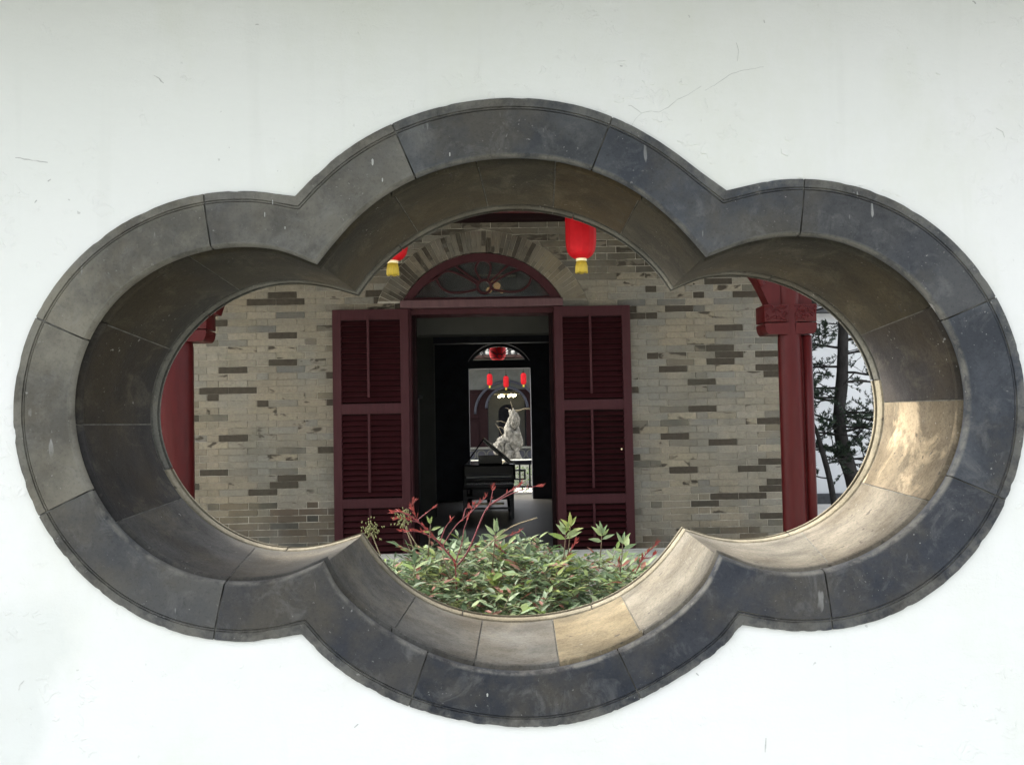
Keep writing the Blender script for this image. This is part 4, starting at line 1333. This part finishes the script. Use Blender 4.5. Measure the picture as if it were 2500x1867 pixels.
for _ in range(2600):
    x = hr_.uniform(-1.5, 1.8); y = hr_.uniform(15.4, 16.0); z = hr_.uniform(.03, .52)
    a = hr_.uniform(0, 6.28); l = hr_.uniform(.03, .07)
    d = Vector((math.cos(a), math.sin(a), hr_.uniform(-.2, .8))) * l
    n_ = Vector((-math.sin(a), math.cos(a), .3)) * l * .35
    p = Vector((x, y, z))
    hd.add([p - n_, p + d, p + n_], [(0, 1, 2)])
tag(hd.build("low_hedge", M['grass']), "low green planting behind the fretwork railing", "hedge")
kb = MB().box(-2.2, 2.6, 17.8, 18.1, .0, .545, bev=.02).build("pool_kerb", M['stone'])
tag(kb, "pale stone kerb in front of the white rock", "kerb")

rk = empty("scholar_rock", (.28, 20, 0))
tag(rk, "white weathered standing rock in the rear court", "rock")
def rockblob(cx, cy, cz, sx, sy, sz, seed, name):
    bm = bmesh.new()
    bmesh.ops.create_icosphere(bm, subdivisions=4, radius=1.0)
    for v in bm.verts:
        n_ = v.co.normalized()
        q = Vector((n_.x * 1.7 + seed, n_.y * 1.7, n_.z * 1.7))
        d = 1 + .38 * noise.noise(q) + .22 * noise.noise(q * 2.6) + .10 * noise.noise(q * 6)
        hole = noise.noise(q * 2.1 + Vector((4, 1, 2)))
        if hole > .28: d -= (hole - .28) * 1.1
        v.co = Vector((cx + n_.x * sx * d, cy + n_.y * sy * d, cz + n_.z * sz * d))
    MB().bm(bm, None, True).build(name, M['rock'], rk)
rockblob(.24, 20, .42, .30, .3, .40, 1.3, "base_stone")
rockblob(.33, 20.05, .92, .22, .2, .40, 5.1, "middle_stone")
rockblob(.37, 20.05, 1.34, .13, .13, .28, 8.2, "crest")
rockblob(.04, 19.9, .72, .15, .14, .22, 11.7, "side_stone")
tw = MB()
for a in ((.30, 1.58, .18, 1.66), (.36, 1.55, .30, 1.82), (.42, 1.56, .80, 1.66), (.40, 1.60, .95, 1.60), (.2, 1.3, -.05, 1.35), (.15, 1.15, -.02, 1.22), (.1, 1.0, -.06, 1.3)):
    tw = MB()
    tw.tube([(a[0], 19.85, a[1]), ((a[0] + a[2]) / 2, 19.83, (a[1] + a[3]) / 2 + .03), (a[2], 19.82, a[3])], [.007, .006, .003], 5)
    tw.build("bare_twig", M['dry'], rk)

rb = empty("rear_hall", (0, 27, 0))
tag(rb, "far dim hall with arched doorway beyond the rock", "building")
rc = (.29, 1.45)
rw = MB()
def arch_wall(mb, x0, x1, z0, z1, cx, half, zspr, y0, y1, n=24):
    mb.box(x0, cx - half, y0, y1, z0, z1); mb.box(cx + half, x1, y0, y1, z0, z1)
    for k in range(n):
        xa = cx - half + 2 * half * k / n; xb = cx - half + 2 * half * (k + 1) / n
        xm = (xa + xb) / 2
        zz = zspr + math.sqrt(max(0, half * half - (xm - cx) ** 2))
        mb.box(xa, xb, y0, y1, zz, z1)
    return mb
arch_wall(MB(), -6, 6, 0, 2.32, .29, .62, 1.72, 27, 27.2).build("timber_front", M['beam'], rb)
arch_wall(MB(), -6, 6, 2.321, 3.3, .29, .001, 2.33, 27.02, 27.2, 1).build("upper_wall", m_simple("olive_wall", (.075, .078, .070), .9, .1, .15, 4, .1), rb)
ar = MB()
arc_ring(ar, .62, .70, 26.93, 27.02, 0, math.pi, .29, 1.72, 30)
arc_ring(ar, .98, 1.06, 26.93, 27.02, 0, math.pi, .29, 1.55, 30)
ar.build("arch_moulding", M['room_dark'], rb)
arch_wall(MB(), -.32, .90, 0, 2.3, .31, .29, 1.56, 28.3, 28.4).build("inner_screen", M['room'], rb)
MB().box(-3, 3.6, 29.8, 30, 0, 3.3).build("back_wall", M['room_dark'], rb)
MB().box(-6, 6, 27.2, 30, 3.301, 3.4).build("upper_floor", M['ceiling'], rb)
MB().box(-6, 6, 26.2, 27.2, 3.301, 3.38).build("balcony_floor", M['ceiling'], rb)
bp = None
for k in range(46):
    x = -4.5 + k * .2
    if bp is None:
        bp = MB().lathe(x, 26.3, [(.03, 3.381), (.055, 3.42), (.06, 3.5), (.03, 3.58), (.045, 3.66)], 10).build("baluster", M['white_stone'], rb); bx_ = x
    else:
        o = bp.copy(); col.objects.link(o); o.location.x = bp.location.x + x - bx_
MB().box(-6, 6, 26.22, 26.38, 3.661, 3.73).build("handrail", M['white_stone'], rb)
MB().box(-6, 6, 27.2, 27.4, 3.401, 6.2).build("upper_storey_wall", M['room'], rb)
MB().box(-6.4, 6.4, 25.9, 31, 6.201, 6.35).build("roof", M['tile'], rb)
for x0, x1 in ((-1.5, -.62), (-2.5, -1.6), (1.15, 2.0)):
    MB().box(x0, x1, 26.96, 26.999, .4, 1.3, bev=.02).build("door_panel", M['beam'], rb)
    MB().box(x0, x1, 26.96, 26.999, 1.4, 2.2, bev=.02).build("door_panel", M['beam'], rb)

bl = empty("pierced_balustrade", (0, 23, 0))
tag(bl, "pale balustrade pierced with rings behind the rock", "balustrade")
MB().box(-3, 3.4, 22.92, 23.08, .575, .625).build("rail", M['room'], bl)
MB().box(-3, 3.4, 22.92, 23.08, .0, .27).build("plinth", M['stone'], bl)
MB().box(-3, 3.4, 23.03, 23.07, .271, .574).build("panel", M['room_dark'], bl)
rg0 = None
for k in range(24):
    x = -2.9 + k * .27
    if rg0 is None:
        pr = [Vector((x + .115 * math.cos(2 * math.pi * j / 18), 23, .423 + .125 * math.sin(2 * math.pi * j / 18))) for j in range(19)]
        rg0 = MB().tube(pr, .016, 6, caps=False).build("ring", M['room'], bl); rx0 = x
    else:
        o = rg0.copy(); col.objects.link(o); o.location.x = rg0.location.x + x - rx0
G3 = "small lanterns at the far hall"
lantern(-.232, 25.6, 2.40, .085, .36, "leftmost of three tiny red lanterns at the far hall", G3, 3.4, False)
lantern(.268, 25.9, 2.34, .085, .36, "middle, darker one of three tiny red lanterns at the far hall", G3, 3.4, False)
lantern(.80, 25.6, 2.41, .085, .36, "rightmost of three tiny red lanterns at the far hall", G3, 3.4, False)
cl = empty("far_chandelier", (.31, 27.6, 2.2))
tag(cl, "row of lit bulbs under the far hall's arch", "lamp")
MB().tube([(-.15, 27.6, 2.18), (.75, 27.6, 2.18)], .012, 6).build("bar", M['brass'], cl)
for x, z in ((.05, 2.10), (.13, 2.14), (.18, 2.12), (.37, 2.11), (.45, 2.15), (.52, 2.11), (.57, 2.14)):
    r = .038
    MB().lathe(x, 27.6, [(.004, z - r), (r * .7, z - r * .7), (r, z), (r * .7, z + r * .7), (.004, z + r)], 12).build("bulb", M['bulb'], cl)

# ------------------------------------------------------------------ right-hand background: pale wall and pines
pw = empty("pale_wall", (6, 13.3, 0))
tag(pw, "plain pale grey garden wall behind the pine trees", "wall")
MB().box(2.9, 14, 13.3, 13.6, .16, 3.02).build("render", M['pale_wall'], pw)
MB().box(2.9, 14, 13.24, 13.64, 0, .158, bev=.01).build("plinth", M['tile'], pw)
pc = MB()
prof = [(13.05, 3.02), (13.05, 3.06), (13.45, 3.30), (13.85, 3.06), (13.85, 3.02)]
vs_ = [(x, y, z) for x in (2.9, 14) for y, z in prof]
pc.add(vs_, [(i, (i + 1) % 5, 5 + (i + 1) % 5, 5 + i) for i in range(5)] + [(4, 3, 2, 1, 0), (5, 6, 7, 8, 9)])
pco = pc.build("coping", M['tile'], pw)
t0_ = MB().tube([(3.0, 13.03, 3.08), (3.0, 13.45, 3.33)], .03, 6).build("cover_tile", M['tile'], pco)
for k in range(1, 24):
    o = t0_.copy(); col.objects.link(o); o.location.x += k * .22

def pine(name, label, trunk, radii, branches, seed, tufts, group):
    t = empty(name, (trunk[0][0], trunk[0][1], 0))
    tag(t, label, "tree", group)
    rr = random.Random(seed)
    tr = catm3(trunk, 8)
    rad_ = []
    n = len(tr)
    for i in range(n):
        q = i / (n - 1) * (len(radii) - 1)
        k = min(int(q), len(radii) - 2)
        rad_.append((radii[k] + (radii[k + 1] - radii[k]) * (q - k)) * (1 + .10 * noise.noise(tr[i] * 6)))
    MB().tube(tr, rad_, 14).build("trunk", M['bark'], t)
    br = MB()
    lf = MB()
    def tuft(p, d, s):
        u = d.orthogonal().normalized(); w = d.cross(u)
        for k in range(rr.randint(7, 11)):
            a = rr.uniform(0, 6.283); sp = rr.uniform(.35, 1.25)
            v = (d + (u * math.cos(a) + w * math.sin(a)) * sp).normalized()
            l = s * rr.uniform(.7, 1.2)
            side = v.cross(Vector((rr.uniform(-1, 1), rr.uniform(-1, 1), rr.uniform(-1, 1)))).normalized() * l * .11
            c = rr.choice([(.020, .035, .022), (.028, .046, .028), (.036, .055, .032), (.018, .028, .022)])
            lf.add([p - side * .4, p + v * l * .5 - side, p + v * l, p + v * l * .5 + side], [(0, 1, 2, 3)], c + (1,))
    def limb(p, d, L_, r, depth):
        pts = [p]; q = p.copy(); dd = d.normalized()
        m_ = 5
        for k in range(m_):
            dd = (dd + Vector((rr.uniform(-.25, .25), rr.uniform(-.25, .25), rr.uniform(-.20, .22)))).normalized()
            q = q + dd * L_ / m_
            pts.append(q.copy())
        br.tube(pts, [r * (1 - .75 * k / m_) for k in range(m_ + 1)], 5)
        if depth > 0:
            for k in range(1, m_ + 1):
                for _ in range(1):
                    a = rr.uniform(0, 6.283)
                    nd = (dd * .7 + Vector((math.cos(a), math.sin(a) * .8, rr.uniform(-.35, .55)))).normalized()
                    limb(pts[k], nd, L_ * rr.uniform(.35, .6), r * .5, depth - 1)
        for k in range(2, m_ + 1):
            if rr.random() < tufts * (.5 if depth > 0 else 1):
                tuft(pts[k], (dd + Vector((0, 0, .35))).normalized(), rr.uniform(.034, .054))
    for (f, d, L_, r) in branches:
        i = min(int(f * (n - 1)), n - 1)
        limb(tr[i], Vector(d), L_, r, 2)
    br.build("branches", M['bark'], t)
    tag(lf.build("foliage", M['needle'], t), kind="stuff")
    return t
GP = "pines in front of the pale wall"
pr_ = random.Random(21)
br_main = []
for k in range(32):
    f = .26 + .70 * k / 31
    a = pr_.choice([0, math.pi]) + pr_.uniform(-.8, .8)
    br_main.append((f, (math.cos(a), math.sin(a), pr_.uniform(-.25, .35)), pr_.uniform(.55, .95), .016))
pine("pine_tree", "thicker leaning pine with curved trunk behind the right column",
     [(4.22, 9.5, 0), (4.10, 9.5, .40), (3.98, 9.5, .80), (3.90, 9.5, 1.15), (3.885, 9.5, 1.45), (3.93, 9.5, 1.85), (3.96, 9.5, 2.4), (3.98, 9.5, 3.0), (4.02, 9.5, 3.8)],
     [.11, .092, .082, .072, .068, .062, .056, .05, .03], br_main, 8, .95, GP)
br_thin = [(.45, (-.7, .3, .5), .4, .010), (.55, (.6, -.2, .4), .4, .010), (.62, (-.8, 0, .3), .45, .010), (.70, (.5, .3, .6), .4, .010), (.80, (-.5, -.3, .7), .45, .009), (.86, (.6, .2, .4), .4, .009), (.92, (-.6, .2, .8), .5, .008), (.97, (.2, 0, 1), .4, .008),
           (.30, (-.9, .1, .15), .45, .009), (.38, (.9, .1, .05), .40, .009)]
pine("pine_tree", "thin young pine beside the right column, nearest the wall",
     [(3.62, 9.0, 0), (3.60, 9.0, .40), (3.55, 9.0, .75), (3.48, 9.0, 1.05), (3.43, 9.0, 1.25), (3.33, 9.0, 1.55), (3.36, 9.0, 2.1), (3.42, 9.0, 2.7)],
     [.036, .033, .03, .028, .022, .014, .011, .006], br_thin, 31, .95, GP)

# ------------------------------------------------------------------ nandina shrub in front of the hall
sh = empty("nandina_shrub", (.02, 3.15, 0))
tag(sh, "leafy green shrub with red shoots growing below the window opening", "shrub")
lr = random.Random(77)
PAL = [(.05, .075, .04), (.075, .105, .058), (.10, .135, .08), (.125, .155, .095), (.15, .175, .11), (.16, .185, .095), (.13, .17, .05), (.10, .13, .09)]
PAL = [(c[0] * 1.06, c[1] * 1.20, c[2] * .98) for c in PAL] + [(.05, .085, .035), (.04, .07, .03), (.05, .08, .04), (.16, .055, .04)]
def leaf_frame(p, d, up_, L_, w):
    d = d.normalized()
    s = d.cross(up_)
    s = s.normalized() if s.length > 1e-4 else d.orthogonal().normalized()
    nrm = s.cross(d).normalized()
    return p, d, s, nrm, L_, w
def leaf_verts(fr, droop, fold):
    p, d, s, n_, L_, w = fr
    v = [p, p + d * L_ * .30 + s * w * .85 + n_ * fold * .8, p + d * L_ * .62 + s * w * .70 + n_ * (fold - droop * .35), p + d * L_ - n_ * droop,
         p + d * L_ * .62 - s * w * .70 + n_ * (fold - droop * .35), p + d * L_ * .30 - s * w * .85 + n_ * fold * .8, p + d * L_ * .30, p + d * L_ * .62 - n_ * droop * .35]
    f = [(0, 6, 1), (6, 7, 2, 1), (7, 3, 2), (0, 5, 6), (6, 5, 4, 7), (7, 4, 3)]
    return v, f
bright = [(.15, .19, .045), (.12, .17, .045), (.18, .21, .06)]
leaves = []      # (verts, faces, colour)
stems = MB()
def top_z(x):
    # outline of the shrub's top: nearly level, a little higher in the middle
    return .915 + .085 * math.exp(-((x + .02) / .33) ** 2) + .018 * math.sin(x * 17) + .012 * math.sin(x * 41 + 1)
def spray(p, d, nl, L_, pal, length=.10):
    d = d.normalized()
    q = p + d * length
    stems.tube([p, p.lerp(q, .5) + Vector((0, 0, .006)), q], [.0017, .0014, .0008], 4, (.10, .09, .05, 1))
    for k in range(nl):
        t = (k // 2 + 1) / (nl / 2 + .5)
        base = p.lerp(q, min(t, 1))
        sd = 1 if k % 2 else -1
        side = d.cross(Vector((0, 0, 1)))
        side = side.normalized() if side.length > 1e-3 else Vector((1, 0, 0))
        ld = d * lr.uniform(.45, .8) + side * sd * lr.uniform(.6, 1.0) + Vector((0, 0, lr.uniform(-.25, .40)))
        if k == nl - 1: ld = d + Vector((0, 0, lr.uniform(-.1, .2))); base = q
        upv = Vector((lr.uniform(-.55, .55), lr.uniform(-.55, .35), 1))
        l = L_ * lr.uniform(.7, 1.2)
        fr = leaf_frame(base, ld, upv, l, l * lr.uniform(.15, .22))
        v, f = leaf_verts(fr, l * lr.uniform(0, .16), l * lr.uniform(.02, .09))
        leaves.append((v, f, lr.choice(pal)))
for _ in range(2300):
    x = lr.uniform(-.8, .75) if lr.random() < .45 else lr.gauss(-.04, .33)
    if abs(x) > .85: continue
    y = lr.uniform(2.70, 3.75)
    e = abs(y - 3.2) / .6
    zt = top_z(x) - .12 * e * e - (.05 if y < 2.9 else 0)
    if x > .42: zt -= .02
    z = zt - abs(lr.gauss(0, .16)) - .02
    if z < .35: continue
    an = lr.uniform(0, 6.283)
    d = Vector((math.cos(an), math.sin(an) * .9 - .35, lr.uniform(-.1, .75)))
    spray(Vector((x, y, z)), d, lr.choice([5, 5, 7]), lr.uniform(.036, .064), PAL if lr.random() < .92 else bright, lr.uniform(.05, .11))
# main canes
for k in range(16):
    x = lr.uniform(-.35, .40); y = lr.uniform(2.9, 3.5)
    tx = x + lr.uniform(-.12, .12)
    stems.tube([(x, y, 0), ((x + tx) / 2 + .02, y, .4), (tx, y - .03, top_z(tx) - .10)], [.009, .007, .003], 6, (.11, .085, .06, 1))
# upright sprigs that stand clear of the mass
sprig_spec = [(0, 6, .075, bright), (1, 7, .052, PAL[2:6]), (2, 5, .050, PAL[2:6]), (3, 5, .052, bright), (4, 6, .060, PAL[3:7]), (5, 4, .036, bright), (6, 6, .055, PAL[2:6])]
for i, nl, L_, pal in sprig_spec:
    p = Vector(SPRIGS[i])
    stems.tube([p - Vector((.012, -.01, .12)), p - Vector((.004, 0, .05)), p], [.0022, .0018, .0012], 5, (.07, .05, .03, 1))
    for k in range(nl):
        an = math.pi * (.10 + .80 * k / max(nl - 1, 1))
        an += lr.uniform(-.22, .22)
        d = Vector((math.cos(an) * 1.0, lr.uniform(-.6, .3), math.sin(an) * .9 + .05))
        l = L_ * lr.uniform(.8, 1.15)
        b_ = p - Vector((0, 0, .035 * (1 - math.sin(an))))
        fr = leaf_frame(b_, d, Vector((lr.uniform(-.8, .8), -1, lr.uniform(.1, 1))), l, l * .16)
        v, f = leaf_verts(fr, l * .05, l * .05)
        leaves.append((v, f, lr.choice(pal)))
# loose sprays reaching right over the bench
for x, z in ((.45, .93), (.52, .95), (.57, .90), (.50, .86), (.62, .93), (.40, .97), (.36, .90), (.46, .80), (.54, .82), (-.42, .93), (-.46, .88), (-.40, .84), (-.50, .96)):
    for _ in range(2):
        spray(Vector((x - .03, 3.0 + lr.uniform(-.1, .1), z - .02)), Vector((lr.uniform(-.2, 1), -.3, lr.uniform(-.1, .5))), 5, .048, PAL[2:6], .07)
def near_key(l):
    c = sum((Vector(p) for p in l[0]), Vector()) / len(l[0])
    return c.y - .8 * c.z
leaves.sort(key=near_key)
seen = [l for l in leaves if sum(Vector(p).z for p in l[0]) / 8 > .68]
pick = set(id(l) for l in seen[:300])
fol = MB()
for l in leaves:
    if id(l) in pick:
        MB().add(l[0], l[1], l[2] + (1,), True).build("leaf", M['leaves'], sh)
    else:
        fol.add(l[0], l[1], l[2] + (1,), True)
tag(fol.build("foliage", M['leaves'], sh), kind="stuff")
tag(stems.build("twigs", m_attr_plain("cane_bark", .7, .25), sh), kind="stuff")
# red young shoots with their small unopened leaflets
for si, pts in enumerate(RED_SHOOTS):
    P = catm3(pts, 6)
    n = len(P)
    r0_ = .0036 if si in (0, 1, 3, 12) else .0021
    mb = MB().tube(P, [r0_ * (1 - .6 * i / n) for i in range(n)], 7)
    ob = mb.build("red_shoot", M['redstem'], sh)
    ml = MB()
    step = max(2, int(n / 7))
    heavy = si in (1, 7, 8, 10, 12, 13)
    for i in range(2, n):
        tip = i > n * .72
        if not (tip or (heavy and lr.random() < .75) or lr.random() < .12): continue
        d = (P[i] - P[i - 1]).normalized()
        for _ in range(3 if (tip or heavy) else 1):
            sd = Vector((lr.uniform(-1, 1), lr.uniform(-.6, .6), lr.uniform(-.3, 1)))
            l = lr.uniform(.010, .026)
            fr = leaf_frame(P[i], d * .9 + sd * .7, Vector((0, -1, .4)), l, l * lr.uniform(.06, .15))
            v, f = leaf_verts(fr, l * .1, l * .05)
            ml.add(v, f, None, True)
    if ml.v: ml.build("young_leaves", M['redleaf'], ob)
for si, pts in enumerate(PALE_STEMS):
    P = catm3(pts, 6)
    ob = MB().tube(P, [.0022] * len(P), 5).build("dry_stem", M['dry'], sh)
    if si in (1, 3):
        hdm = MB()
        for _ in range(90):
            v = Vector((lr.gauss(0, .017), lr.gauss(0, .014), lr.gauss(.008, .019)))
            c = P[-1] + v
            hdm.tube([c, c + Vector((lr.uniform(-.004, .004), 0, .007))], .0018, 4, (.11, .115, .05, 1))
        tag(hdm.build("seed_head", m_attr_plain("seed_green", .8, .2), ob), kind="stuff")
